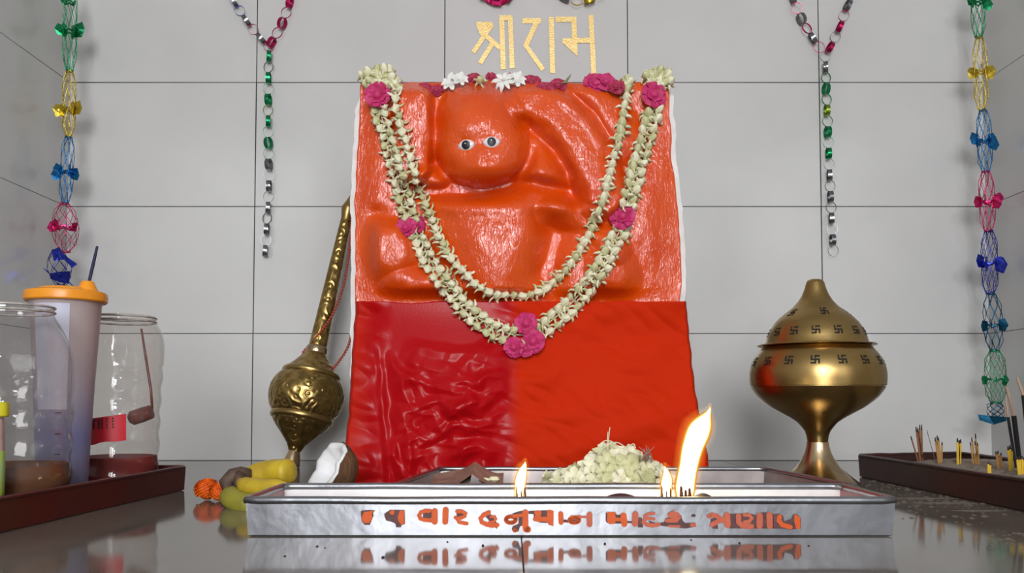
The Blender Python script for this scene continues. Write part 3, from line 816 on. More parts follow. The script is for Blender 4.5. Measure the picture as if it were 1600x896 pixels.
def letters():
    inv = Matrix.Translation(-ft.location)
    def mk(x0):
        def put(p, k):
            px, py = x0 + p[0] / 8, 780 + p[1] / 8
            q = at(px, py, FY)
            return V3((q.x, FY - .0004 - .00012 * k - .0022 * max(0, q.z) / .0385, q.z))
        return put
    def glyph(x0, items):
        b = MB(); put = mk(x0)
        for i, it in enumerate(items):
            m = {'o': paint_o, 'k': paint_k, 'p': paint_p}[it[0]]; k = (1 if it[0] == 'k' else 3) + i * .05
            if len(it) == 2: poly(b, it[1], m, put, k)
            else: stroke(b, it[1], it[2], m, put, k)
        b.obj('painted_letter', ft, False, None, inv)
    A, B, C, D = 540, 730, 930, 1080
    glyph(A, [('k', [(195,150),(240,140),(370,140),(345,180),(350,215),(330,260),(305,325),(240,325),(205,280),(195,200)]), ('o', [(235,165),(270,158),(320,150),(360,140),(330,190),(340,230),(320,270),(300,300),(235,300),(210,270),(208,215),(220,190)])])
    glyph(A, [('k', [(485,185),(560,135),(620,135),(740,140),(745,310),(700,330),(695,355),(635,355),(625,310),(590,290),(510,270),(490,220)]), ('o', [(560,145),(610,135),(615,170),(605,195),(565,195),(550,170)]), ('o', [(680,145),(735,145),(738,300),(705,325),(665,280),(655,230)])])
    glyph(A, [('k', [(970,165),(1085,130),(1085,240),(970,240)]), ('o', [(1050,148),(1000,146),(940,168),(920,205),(935,245),(985,262),(1090,270)], 50), ('o', [(1115,155),(1115,285)], 76)])
    glyph(A, [('o', [(1252,135),(1247,285)], 74)])
    glyph(A, [('k', [(1385,140),(1480,140),(1480,230),(1390,230)]), ('o', [(1395,155),(1450,152),(1500,180),(1490,215),(1440,240),(1375,232),(1420,290),(1470,300),(1515,308)], 48)])
    glyph(B, [('k', [(230,220),(300,190),(390,330),(370,375),(330,340)]), ('o', [(270,168),(205,200),(168,240),(182,290),(240,318),(310,333),(375,325)], 58), ('o', [(300,222),(345,218),(360,250),(330,285),(275,292)], 34)])
    glyph(B, [('k', [(560,185),(640,155),(700,145),(700,330),(660,345),(640,410),(600,410),(555,385),(570,340),(640,310),(640,240)]), ('o', arc(545, 258, 62, 40), 52), ('o', [(590,215),(700,200)], 44), ('o', [(726,165),(728,360)], 74), ('o', [(735,375),(758,382)], 82), ('o', [(590,393),(600,396)], 50)])
    glyph(B, [('k', [(765,150),(900,145),(1000,140),(1000,300),(900,295),(900,270),(830,270),(830,190),(765,185)]), ('o', [(860,168),(905,168)], 50), ('o', [(850,250),(980,252)], 62), ('o', [(885,180),(885,250)], 76), ('o', [(1000,140),(1030,132),(1080,150),(1078,340),(1020,325),(995,290)])])
    glyph(B, [('o', [(1168,185),(1172,292)], 64), ('k', [(1205,275),(1265,280)], 34)])
    glyph(B, [('k', [(1300,240),(1380,240),(1380,295),(1300,295)]), ('o', arc(1338, 264, 62, 34), 48), ('o', [(1300,222),(1410,218)], 32), ('p', [(1400,225),(1510,225)], 28), ('p', [(1528,195),(1528,318)], 72)])
    glyph(C, [('k', [(130,170),(250,165),(270,200),(380,190),(390,230),(380,300),(300,310),(150,300),(130,280)]), ('o', [(160,178),(240,178)], 34), ('o', [(150,190),(240,180),(260,240),(245,310),(170,315),(145,270)]), ('o', [(250,255),(330,255)], 44), ('o', [(353,208),(362,312)], 78), ('k', [(405,290),(465,290)], 24)])
    glyph(C, [('p', [(500,190),(495,310)], 76), ('k', [(540,230),(580,235),(600,355),(530,355)])])
    glyph(C, [('p', [(732,180),(650,188),(612,215),(650,240),(732,250)], 38), ('p', [(630,240),(602,290),(640,322),(720,332),(790,318)], 52)])
    glyph(C, [('k', [(660,270),(760,300),(860,290),(880,240),(1070,200),(1090,270),(1120,300),(1250,295),(1262,345),(1130,370),(930,350),(820,335),(700,330)]), ('p', [(925,192),(970,172),(1030,195),(1045,230),(1010,270),(890,268)], 50), ('p', [(930,215),(1000,228)], 46), ('p', [(920,340),(1045,342)], 30), ('p', [(1205,325),(1238,325)], 46), ('k', [(1215,207),(1235,207)], 34)])
    glyph(D, [('k', [(240,250),(310,225),(320,260),(240,300)]), ('k', [(240,330),(330,320),(335,375),(270,372)]), ('p', [(218,215),(255,196),(320,215),(370,250),(420,270)], 58), ('p', [(255,322),(320,285),(400,262)], 58), ('p', [(440,205),(450,325)], 80)])
    glyph(D, [('k', [(480,185),(640,180),(700,170),(800,200),(830,190),(830,370),(480,370)]), ('p', [(585,210),(588,290),(640,338),(750,344)], 66), ('p', [(660,198),(720,200),(750,240),(720,282),(665,288)], 46)])
    glyph(D, [('k', [(820,190),(900,165),(1020,180),(1030,370),(820,370)]), ('p', [(850,210),(850,338)], 76), ('p', [(970,200),(978,338)], 76)])
    glyph(D, [('k', [(1015,190),(1090,180),(1140,205),(1160,275),(1250,250),(1270,190),(1320,190),(1365,240),(1365,370),(1240,385),(1130,370),(1015,370)]), ('o', [(1098,220),(1090,270),(1132,325),(1235,352)], 58), ('o', [(1285,185),(1355,235),(1360,370),(1310,375),(1280,280)])])
letters()

bt = tray('offering_tray', [(-.158, 1.10), (.452, 1.10), (.418, 1.385), (-.118, 1.385)], .031, 'steel offering tray behind the lettered lamp tray, holding the white flower heap', 'tray', steel, steel_dull, steel_brown, None, .0038, .003)
rt = tray('ash_tray', [(.668, .98), (.868, .98), (.880, 1.64), (.655, 1.575)], .041, 'dark enamel tray of ash and incense stubs on the right', 'tray', redtray_worn, redtray_worn, ash_m, None, .003, .003)
lt = tray('jar_tray', [(-.77, .62), (-.579, .62), (-.527, 1.345), (-.722, 1.345)], .038, 'dark red enamel tray on the left carrying the plastic jars', 'tray', redtray, redtray_worn, redtray_worn, None, .0026, .003)

# ------------------------------------------------------------------ wicks and flames
def flame(px, py_base, pts, Y, label, wr=.006, group='burning wicks in the lamp tray'):
    "pts: (px, py, half width px) from foot to tip"
    base = at(px, py_base, Y); base.z = .003
    root = thing('burning_wick', base, label, 'lamp flame', group); inv = Matrix.Translation(-base)
    P = spline([(a, c, w) for a, c, w in pts], 28)
    b = MB(); b.tube([at(a, c, Y) for a, c, w in P], [max(w, .3) * Y / F for a, c, w in P], flame_m, 20, True)
    b.obj('flame', root, True, None, inv)
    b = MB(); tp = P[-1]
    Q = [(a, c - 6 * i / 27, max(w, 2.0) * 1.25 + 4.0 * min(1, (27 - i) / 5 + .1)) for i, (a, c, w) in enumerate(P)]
    b.tube([at(a, c, Y) for a, c, w in Q], [w * Y / F for a, c, w in Q], halo_m, 24, True)  # added shell, its emission paints the glow around the flame
    b.obj('flame_halo', root, True, None, inv)
    b = MB(); R = random.Random(int(px))
    top = at(px, py_base - 2, Y)
    b.tube([base, base + V3((wr * .2, 0, max(.004, (top.z - base.z) * .5))), V3((top.x, top.y, max(top.z, .012)))], [wr, wr * .8, wr * .35], wick_m, 9)
    for k in range(5):
        a = R.uniform(0, 6.28); b.tube([base, base + V3((math.cos(a) * wr * 1.6, math.sin(a) * wr * 1.2, .006)), base + V3((math.cos(a) * wr * 2.0, math.sin(a) * wr * 1.4, R.uniform(.010, .02)))], [wr * .5, wr * .45, wr * .2], wick_m, 6)
    for dx, tp_ in ((-6, 760), (7, 763), (1, 766)):
        q = at(px + dx, tp_, Y - .018); b.tube([V3((q.x, q.y, .003)), V3((q.x + .001, q.y, q.z * .6)), q], [wr * .5, wr * .4, wr * .18], wick_m, 7)
    b.obj('wick', root, True, None, inv)
flame(813, 768, [(811, 782, 6), (812, 762, 9), (814, 748, 9.5), (817, 736, 7), (820, 727, 3), (821, 722, .4)], .97, 'small upright flame on a cotton wick, left of the other two', .004)
flame(1040, 770, [(1040, 784, 8), (1041, 762, 10), (1042, 748, 9), (1041, 738, 5), (1038, 729, .5)], .975, 'short flame immediately left of the tallest flame', .004)
flame(1070, 766, [(1070, 786, 12), (1070, 766, 17), (1071, 755, 17), (1076, 727, 16.5), (1082, 700, 18.5), (1091, 676, 20.5), (1099, 661, 16.5), (1104, 651, 10), (1108, 643, 3.5), (1110, 636, .5)], .965, 'tallest flame in the lamp tray, leaning to the right', .008)
for (px, w, lab) in ((970, 26, 'dark curled petal lying in the lamp tray left of the tall flame'), (1098, 16, 'dark curled petal at the right foot of the tall flame')):
    b = MB(); c = at(px, 773, .93); k = .93 / F; vs = []
    for i in range(9):
        t = i / 8 * 2 - 1
        for j in range(3):
            vs.append((c.x + t * w * k, .93 + (j - 1) * .010 * (1 - t * t * .8), .0375 + .005 * (1 - t * t) * (1 if j == 1 else .4) - .0005 * j))
    b.add(vs, [(i * 3 + j, i * 3 + j + 1, i * 3 + j + 4, i * 3 + j + 3) for i in range(8) for j in range(2)], petal_d)
    b.tube([(c.x, .93, .0025), (c.x + .003, .93, .02), (c.x, .93, .039)], .0016, petal_d, 6)
    tag(b.obj('dried_petal'), lab, 'petal', 'dark petals in the lamp tray')

# ------------------------------------------------------------------ heap of flowers in the offering tray
def heap():
    R = random.Random(11); pts = []
    cx, cy = xat(948, 1.24), 1.24
    prof = [(852, 748), (868, 741), (885, 737), (900, 729), (918, 716), (938, 704), (958, 699), (980, 700), (1000, 712), (1020, 724), (1036, 736), (1048, 750)]
    def ztop(px): return zat(float(np.interp(px, [p[0] for p in prof], [p[1] for p in prof])), 1.24)
    tries = 0
    while len(pts) < 110 and tries < 9000:
        tries += 1
        px = R.uniform(856, 1046); X = xat(px, 1.24); dy = R.uniform(-.075, .06)
        z = ztop(px) * math.sqrt(max(0, 1 - (dy / .082) ** 2)) - .008
        if R.random() < .25: z -= .012
        if z < .012: z = .012
        p = V3((X * (1.24 + dy) / 1.24, 1.24 + dy, z))
        if all((p - q).length > .0130 for q in pts): pts.append(p)
    for p in pts:
        z = V3((p.x - cx, p.y - cy - .05, p.z * .9)) + V3((R.uniform(-.05, .05), -.03, R.uniform(-.02, .05)))
        o = link('white_flower', STARS[R.randrange(5)], None, frame(p, z, R.uniform(0, 6.28), R.uniform(1.0, 1.4)))
        tag(o, 'pale greenish-white blossom in the flower heap on the offering tray', 'flower', 'blossoms heaped in the offering tray')
heap()
b = MB()
for (a, c, e) in (((950, 702), (951, 685), (953, 668)), ((948, 704), (949, 690), (950, 675))):
    b.tube([at(*a, 1.20), at(*c, 1.20), at(*e, 1.20)], [.0010, .0008, .0006], thread_m, 6)
b.tube([at(u, v, 1.165) for u, v in spline([(934, 712), (945, 698), (965, 692), (985, 706), (1002, 711)], 24)], .0008, thread_m, 5)
b.tube([at(u, v, 1.165) for u, v in spline([(942, 698), (943, 690), (955, 690), (972, 701), (990, 694), (992, 702)], 24)], .0008, thread_m, 5)
tag(b.obj('garland_thread'), 'loose curled cream thread sticking up from the flower heap', 'thread')
b = MB()
for k in range(7):
    p = at(1000 + k * 3, 722 - k % 3 * 2, 1.20); b.tube([p, p + V3((.004 * math.sin(k), -.004, .008)), p + V3((.010 * math.sin(k * 2), 0, .016 + .001 * k))], [.0016, .0013, .0003], note_m, 5)
tag(b.obj('dried_sepal'), 'brown dried sepals at the right shoulder of the flower heap', 'sepal')

# brown leaf lying in the offering tray
def sheet(name, label, cat, outline, Yn, Yf, zf, m):
    b = MB(); vs = []; n = 17; w = 7
    for i in range(n):
        px = outline[0] + (outline[1] - outline[0]) * i / (n - 1)
        for j in range(w):
            t = j / (w - 1); Y = Yn + (Yf - Yn) * t
            vs.append((xat(px, Yn), Y, zf(i / (n - 1), t)))
    b.add(vs, [(i * w + j, (i + 1) * w + j, (i + 1) * w + j + 1, i * w + j + 1) for i in range(n - 1) for j in range(w - 1)], m)
    return tag(b.obj(name), label, cat)
sheet('dried_leaf', 'folded brown leaf resting in the left end of the offering tray', 'leaf', (700, 786), 1.14, 1.24, lambda s, t: .025 + .019 * max(0, 1 - abs(s - .44) / .42) ** 1.2 + .006 * max(0, s - .6) + .010 * t, note_m)
sheet('dried_leaf', 'flatter pale brown leaf beneath the folded leaf in the offering tray', 'leaf', (668, 735), 1.15, 1.26, lambda s, t: .020 + .012 * s + .014 * t + .002 * math.sin(6 * t), note_m)
for (px, py, lab) in ((757, 752, 'small white petal beside the folded brown leaf'), (772, 750, 'pale cream petal right of the folded brown leaf')):
    b = MB(); p = at(px, py, 1.17); b.lathe([(-.004, .003), (0, .008), (.004, .006), (.005, .001)], flower_m, 12, Matrix.Translation(p))
    tag(b.obj('flower_petal'), lab, 'petal')

# ------------------------------------------------------------------ mace
def mace():
    pb, pt = V3((xat(456, 1.78), 1.78, .004)), at(550.5, 300, 1.925)
    ax = (pt - pb); Ln = ax.length; M = Matrix.Translation(pb) @ ax.to_track_quat('Z', 'Y').to_matrix().to_4x4()
    root = thing('brass_mace', pb, 'embossed brass mace with a bulbous head leaning on the wall', 'mace'); inv = Matrix.Translation(-pb)
    y0, y1 = 734., 300.
    def pr(l): return [((y0 - y) / (y0 - y1) * Ln, r / 705.) for y, r in l]
    b = MB(); b.lathe(pr([(735, 6), (733, 13), (724, 12), (717, 10), (712, 8.5)]), brass_light, 32, M); b.obj('foot', root, True, 40, inv)
    b = MB()
    b.lathe(pr([(713, 8.5), (702, 14), (690, 25), (679, 36), (672, 42), (669, 43.5)]), brass_emb, 48, M)
    b.lathe(pr([(669, 44), (667, 47), (664, 48), (661, 47), (659, 46)]), brass, 60, M, lambda a, z: 1 + .018 * math.sin(30 * a))
    b.lathe(pr([(660, 46), (652, 52), (642, 56), (632, 57.5), (622, 57), (612, 53.5), (604, 48), (600, 44)]), brass_emb, 56, M)
    b.lathe(pr([(600, 44), (598, 45), (595, 44), (593, 42)]), brass, 60, M, lambda a, z: 1 + .018 * math.sin(30 * a))
    b.lathe(pr([(594, 41), (588, 35), (580, 28), (573, 22), (568, 18), (565, 16)]), brass_emb, 48, M)
    b.obj('head', root, True, 50, inv)
    b = MB(); b.lathe(pr([(567, 13), (566, 16), (563, 16.5), (557, 16.5), (555, 15), (554, 13)]), brass_light, 40, M); b.obj('collar', root, True, 40, inv)
    b = MB(); b.lathe(pr([(556, 14)] + [(y, 14 - (555 - y) / 205 * 5.2) for y in range(545, 350, -14)] + [(350, 8.7)]), brass_emb, 40, M); b.obj('handle', root, True, 50, inv)
    b = MB(); b.lathe(pr([(352, 8.5), (345, 8.8), (338, 10), (331, 11.5), (328, 11.5), (318, 7), (308, 3), (301, .6)]), brass, 32, M); b.obj('finial', root, True, 40, inv)
    return M, Ln, y0, y1
mM, mL, my0, my1 = mace()
def axis_y(v): return (mM @ V3((0, 0, (my0 - v) / (my0 - my1) * mL)))
bead_path = [(550, 330), (548, 365), (544, 405), (537, 445), (523, 485), (505, 514), (485, 538), (474, 551), (475, 563), (488, 571), (505, 581), (518, 578), (531, 563), (544, 541), (550, 515), (553, 488), (556, 470)]
def bead_off(v, u):
    ctr = axis_y(v); r = np.interp(v, [300, 350, 555, 560, 570, 582, 600], [8, 9, 14, 17, 20, 31, 46]) / 705
    cpx = 800 + ctr.x * F / ctr.y
    d = abs(u - cpx) / 705
    return ctr.y - math.sqrt(max(0, (r + .004) ** 2 - min(d, r + .004) ** 2)) - .002
BP = spline(bead_path, 92)
mala = thing('bead_necklace', at(474, 551, 1.79), 'string of small rust-red beads looped round the brass mace', 'necklace'); mi_ = Matrix.Translation(-mala.location)
b = MB(); b.lathe([(-.0031, .0006), (-.0024, .0025), (0, .0036), (.0024, .0025), (.0031, .0006)], bead_m, 10); bead_me = b.mesh('bead')
bp3 = [at(u, v, bead_off(v, u)) for u, v in BP]
for p in bp3: link('bead', bead_me, mala, mi_ @ Matrix.Translation(p))
b = MB(); b.tube(bp3, .0008, bead_m, 5); b.obj('string', mala, True, None, mi_)

# ------------------------------------------------------------------ incense burner
def burner():
    Yc = 1.47; c = V3((xat(1276.5, Yc), Yc, 0)); s = Yc / F
    root = thing('incense_burner', c, 'brass pedestal incense burner with a pierced domed lid', 'incense burner'); inv = Matrix.Translation(-c)
    T = Matrix.Translation(c)
    ofs = zat(755, Yc)
    def pr(l): return [(max(0, zat(y, Yc)) if y < 755 else 0., r * s) for y, r in l]
    b = MB(); b.lathe(pr([(760, 60), (753, 60), (750, 56), (742, 46), (731, 34), (720, 26), (708, 20), (697, 17), (691, 16.5)]), brass_light, 64, T); b.obj('foot', root, True, 40, inv)
    bowl = [(692, 15), (689, 15.5), (682, 16.5), (674, 19), (667, 24), (660, 30), (653, 40), (645, 54), (637, 68), (628, 80), (619, 90), (611, 96), (604.6, 99.6), (604.2, 97.9), (603.2, 97.9), (602.8, 100.6), (593, 101.5), (584, 101.5), (575, 100), (565, 96.5), (556, 91), (548, 85), (542, 80)]
    b = MB(); b.lathe(pr(bowl), brass, 80, T)
    lid = [(541, 88), (540, 89), (539, 88), (538.5, 78), (536, 76.5), (528, 74.5), (518, 71), (509, 65), (505, 62.5), (497, 55), (489, 45), (480, 34), (471, 26), (462, 20.5), (452, 16.5), (443, 14), (439, 12), (437, 8), (436.5, 1)]
    def marks(bb, prof, row_y, n, a0, size):
        zs = [p[0] for p in prof]; 
        ys = np.array([y for y, r in prof]); rs = np.array([r for y, r in prof])
        o = np.argsort(ys)
        def put(ang, y):
            r = float(np.interp(y, ys[o], rs[o])) * s + .0007
            return c + V3((r * math.sin(ang), -r * math.cos(ang), zat(y, Yc)))
        r0 = float(np.interp(row_y, ys[o], rs[o]))
        e = size
        segs = [((-e, 0), (e, 0)), ((0, -e), (0, e)), ((0, -e), (e, -e)), ((e, 0), (e, e)), ((0, e), (-e, e)), ((-e, 0), (-e, -e))]
        for k in range(n):
            A = a0 + 2 * math.pi * k / n
            for (p, q) in segs:
                dx, dy = q[0] - p[0], q[1] - p[1]; l = math.hypot(dx, dy); ux, uy = dx / l, dy / l; w = e * .22
                P = (p[0] - ux * w, p[1] - uy * w); Q = (q[0] + ux * w, q[1] + uy * w)
                quad = [(P[0] - uy * w, P[1] + ux * w), (Q[0] - uy * w, Q[1] + ux * w), (Q[0] + uy * w, Q[1] - ux * w), (P[0] + uy * w, P[1] - ux * w)]
                bb.add([put(A + x / r0, row_y + y) for x, y in quad], [(0, 1, 2, 3)], cutout_m)
    marks(b, bowl, 566, 16, math.radians(-21), 5.2)
    b.obj('bowl', root, True, 40, inv)
    b = MB(); b.lathe(pr(lid), brass, 80, T)
    marks(b, lid, 520.5, 14, math.radians(-20), 5); marks(b, lid, 490.5, 6, math.radians(-5), 4.4)
    b.obj('lid', root, True, 40, inv)
burner()

# ------------------------------------------------------------------ bananas, marigolds, coconut
def bananas():
    c = V3((xat(405, 1.17), 1.17, 0)); root = thing('banana_bunch', c, 'bunch of yellow and greenish bananas with a dark stem behind the lamp tray', 'bananas'); inv = Matrix.Translation(-c)
    s = lambda px, py, Y: at(px, py, Y)
    def ban(pts, r, m, blunt=False):
        P = spline([tuple(p) for p in pts], 22); n = len(P)
        rad = [r * min(1, (.35 + 3.2 * i / n)) * (min(1, .55 + 3.0 * (n - 1 - i) / n) if not blunt else (1.05 if i < n - 1 else .75)) for i in range(n)]
        b = MB(); vs0 = len(b.v); b.tube(P, rad, m, 10, True)
        b.tube([P[0], P[0] + (P[0] - P[1]) * .4], [rad[0], rad[0] * .8], banana_d, 8)
        if not blunt: b.tube([P[-1], P[-1] + (P[-1] - P[-2]) * .5], [rad[-1] * .7, rad[-1] * .4], banana_d, 8)
        return b
    bm = ban([s(385, 757, 1.19), s(400, 745, 1.185), s(425, 739, 1.18), s(454, 738, 1.165)], .0175, banana_y, True)
    p = s(428, 729, 1.165); bm.lathe([(0, .0045), (.0008, .0035), (.001, .0005)], banana_d, 12, frame(p, (0, -.8, .6)) @ Matrix.Diagonal((1.7, .8, 1, 1)))
    bm.obj('banana', root, True, None, inv)
    ban([s(372, 752, 1.15), s(388, 760, 1.135), s(420, 763, 1.12), s(448, 762, 1.11)], .012, banana_y).obj('banana', root, True, None, inv)
    ban([s(355, 766, 1.15), s(362, 778, 1.135), s(378, 787, 1.12), s(402, 792, 1.105)], .0155, banana_g).obj('banana', root, True, None, inv)
    ban([s(376, 765, 1.19), s(395, 771, 1.18), s(420, 776, 1.17), s(448, 772, 1.165)], .016, banana_g).obj('banana', root, True, None, inv)
    b = MB(); R = random.Random(2)
    b.tube([s(392, 741, 1.17), s(378, 741, 1.165), s(364, 745, 1.16), s(353, 755, 1.155), s(356, 768, 1.15)], [.007, .0105, .0115, .0105, .006], banana_d, 9)
    b.tube([s(372, 742, 1.16), s(377, 752, 1.15), s(370, 760, 1.14)], [.008, .009, .005], banana_d, 8)
    b.obj('stem', root, True, None, inv)
bananas()
def marigold(px, py, Y, r, label):
    p = at(px, py, Y); b = MB(); R = random.Random(int(px))
    p.z = max(p.z, r * .85)
    n = 190
    for i in range(n):
        z = 1 - 1.7 * i / n; a = i * 2.39996; rr = math.sqrt(max(0, 1 - z * z)); d = V3((rr * math.cos(a), rr * math.sin(a), z * .85))
        s = V3((-math.sin(a), math.cos(a), 0)); u = d.cross(s)
        c0 = d * r * .6; c1 = d * r * R.uniform(.94, 1.06); w = r * .17
        b.add([c0 - s * w * .5, c0 + s * w * .5, c1 + s * w + u * w * .4, c1 + u * w * -.2, c1 - s * w + u * w * .4], [(0, 1, 2, 3), (0, 3, 4)], marigold_m)
    b.lathe([(-r * .8, r * .2), (-r * .5, r * .65), (0, r * .86), (r * .5, r * .68), (r * .74, r * .1)], marigold_m, 14)
    o = b.obj('marigold', None, True, None, Matrix.Translation(p)); tag(o, label, 'flower', 'marigolds beside the bananas')
marigold(324, 769, 1.215, .0185, 'larger orange marigold head left of the bananas')
marigold(343, 771, 1.20, .0155, 'smaller orange marigold touching the banana stem')
b = MB()
for k in range(5):
    a = k * 1.3; p = at(349 + k * 2, 778, 1.18); p.z = .004
    b.add([p + V3((-.008, -.004, 0)), p + V3((.006, -.006, .003)), p + V3((.009, .004, .008)), p + V3((-.005, .006, .006 + .002 * k))], [(0, 1, 2, 3)], rose_d)
tag(b.obj('rose_petal', None, False), 'dark crimson petals on the floor between marigold and bananas', 'petal')

def coconut():
    Y = 1.235; c = at(512, 741, Y); c.z = .046
    root = thing('coconut_half', V3((c.x, Y, 0)), 'broken coconut half with white flesh and brown husk', 'coconut'); inv = Matrix.Translation(-root.location)
    R0 = .045
    nrm = V3((-.72, -.52, .52)).normalized()
    M = Matrix.Translation(c) @ nrm.to_track_quat('Z', 'Y').to_matrix().to_4x4()
    jag = lambda a: .06 * math.sin(3 * a + 1) + .03 * math.sin(7 * a) + .02 * math.sin(13 * a)
    b = MB(); vs = []; n = 40; rings = 10
    for i in range(rings):
        t = i / (rings - 1); ph = math.pi / 2 * (1 - t) 
        for k in range(n):
            a = 2 * math.pi * k / n; r = R0 * math.cos(ph) * (1 + .02 * math.sin(9 * a)); z = -R0 * math.sin(ph) * 1.0 + (jag(a) * R0 * t ** 3)
            vs.append(M @ V3((r, r * .92 * 1, z)) if False else M @ V3((r * math.cos(a), r * math.sin(a) * .95, z)))
    fs = [(i * n + k, i * n + (k + 1) % n, (i + 1) * n + (k + 1) % n, (i + 1) * n + k) for i in range(rings - 1) for k in range(n)]
    b.add(vs, fs, coco_s); b.obj('husk', root, True, None, inv)
    b = MB(); vs = []
    prof = [(1.0, -.02), (1.0, .03), (.97, .06), (.86, .07), (.76, .03), (.62, -.22), (.4, -.42), (.15, -.5), (0.01, -.52)]
    for (f, z) in prof:
        for k in range(n):
            a = 2 * math.pi * k / n
            vs.append(M @ V3((R0 * .97 * f * math.cos(a), R0 * .97 * f * math.sin(a) * .95, R0 * (z + jag(a) * (1 if f > .7 else .5)))))
    b.add(vs, [(i * n + k, i * n + (k + 1) % n, (i + 1) * n + (k + 1) % n, (i + 1) * n + k) for i in range(len(prof) - 1) for k in range(n)], coco_f)
    b.obj('flesh', root, True, None, inv)
coconut()

# ------------------------------------------------------------------ jars on the left tray
TZ = .0025
def jar(name, px, Y, prof, label, clear, oil, oil_py, rim_py, ribs, seed):
    c = V3((xat(px, Y), Y, TZ)); s = Y / F
    root = thing(name, c, label, 'jar'); inv = Matrix.Translation(-c)
    P = [(max(0., zat(y, Y) - TZ) if y < 800 else 0., r * s) for y, r in prof]
    P = [tuple(p) for p in spline(P, 90)]
    T = Matrix.Translation(c)
    ztop = P[-1][0]
    def mod(a, z):
        t = z / ztop
        if ribs == 'wave': k = .020 * math.sin(z / .0062) * (1 if .12 < t < .60 else 0) + .02 * math.sin(9 * a) * max(0, 1 - abs(t - .75) / .16)
        else: k = .020 * math.sin(z / .0055 + 2 * a) * (1 if .1 < t < .72 else 0) + .012 * math.sin(8 * a) * max(0, 1 - abs(t - .82) / .12)
        return 1 + k
    b = MB(); b.lathe(P, clear, 72, T, mod, True, False); b.obj('jar_wall', root, True, None, inv)
    zo = zat(oil_py, Y) - TZ; po = [(z, r * .975) for z, r in P if z < zo]; po = [(.001, po[0][1])] + po[1:] + [(zo, float(np.interp(zo, [p[0] for p in P], [p[1] for p in P])) * .975)]
    b = MB(); b.lathe(po, oil, 48, T, mod); tag(b.obj('oil', root, True, 40, inv), 'oil standing in the bottom of the jar')
    zr = zat(rim_py, Y) - TZ; rr = float(np.interp(zr, [p[0] for p in P], [p[1] for p in P]))
    b = MB()
    for dz in (0, -.006): b.tube([c + V3((rr * 1.02 * math.cos(q * math.pi / 20), rr * 1.02 * math.sin(q * math.pi / 20), zr + dz)) for q in range(40)], .0016, rim_m_, 6, False, None, True)
    b.obj('threaded_rim', root, True, None, inv)
    return root, c, P
rim_m_ = mat('scuffed_rim_plastic', (.40, .36, .33), rough=.25, var=.3, vscale=90)
jar('oil_jar', 14, 1.03, [(805, 76), (778, 84), (765, 88), (650, 89), (600, 90), (565, 89), (540, 84), (515, 73), (500, 64), (492, 60), (478, 59.5)], 'large clear plastic jar of brown oil, cut by the left edge', clear1, oil_brown, 726, 480, 'wave', 1)
jr, jc, jP = jar('oil_jar', 186, 1.285, [(805, 52), (768, 56), (755, 58), (650, 59.5), (590, 62), (555, 64), (530, 63), (515, 58), (507, 53), (502, 51), (494, 51)], 'clear plastic jar of red oil with a red label, at the tray back', clear2, oil_red, 713, 497, 'swirl', 2)
# red label curved round the jar
def jar_label():
    Y = 1.285; s = Y / F
    inv = Matrix.Translation(-jc)
    def rad(z): return float(np.interp(z, [p[0] for p in jP], [p[1] for p in jP])) * 1.02 + .0004
    def put(px, py, e=0.):
        # where the sight line through the pixel meets the jar wall
        lo = V3((0, 0, H)); d = at(px, py, 1.) - lo; best = None
        for i in range(400):
            q = lo + d * (1.1 + i * .0006); z = q.z - TZ
            dd = math.hypot(q.x - jc.x, q.y - jc.y) - rad(z)
            if best is None or dd < best[0]: best = (dd, q)
            if dd <= 0: break
        q = best[1] if dd > 0 else q
        n = V3((q.x - jc.x, q.y - jc.y, 0)).normalized(); z = q.z - TZ
        return jc + n * (rad(z) + e) + V3((0, 0, z))
    b = MB(); vs = []; n = 22; w = 5
    for i in range(n):
        px = 129 + (197 - 129) * i / (n - 1); t = i / (n - 1)
        top = 656 - 9 * t; bot = 694 - 8 * max(0, t - .3) + (3 * math.sin(t * 9)) * (1 - t)
        for j in range(w): vs.append(put(px, top + (bot - top) * j / (w - 1)))
    b.add(vs, [(i * w + j, i * w + j + 1, (i + 1) * w + j + 1, (i + 1) * w + j) for i in range(n - 1) for j in range(w - 1)], label_red)
    def q(x0, y0, x1, y1): b.add([put(x0, y0, .0005), put(x1, y0, .0005), put(x1, y1, .0005), put(x0, y1, .0005)], [(0, 1, 2, 3)], label_ink)
    q(141, 656, 152, 658); q(145, 656, 148, 671); q(153, 655, 156, 671); q(158, 654, 160.5, 671); q(156, 662, 160, 664)
    for k in range(4):
        q(166, 654 + k * 4.5, 168.5, 656.5 + k * 4.5); q(175, 653 + k * 4.5, 178, 655.5 + k * 4.5)
    tag(b.obj('jar_label', jr, True, 40, inv), 'red printed label with dark characters')
jar_label()
# ladle standing in the back jar
lad = thing('ladle', V3((jc.x + .02, jc.y, .02)), 'dark ladle standing inside the back jar of red oil', 'ladle'); li = Matrix.Translation(-lad.location)
b = MB(); b.tube([at(221, 514, 1.285), at(228, 560, 1.29), at(236, 610, 1.29), at(238, 640, 1.285)], [.0016, .002, .002, .002], maroon_pl, 7); b.obj('handle', lad, True, None, li)
b = MB(); pa, pb_ = at(203, 655, 1.27), at(236, 644, 1.27)
b.lathe([(0, .0075), (.004, .0112), ((pb_ - pa).length * .6, .0115), ((pb_ - pa).length, .0105)], maroon_pl, 20, frame(pa, pb_ - pa)); b.obj('scoop', lad, True, 40, li)

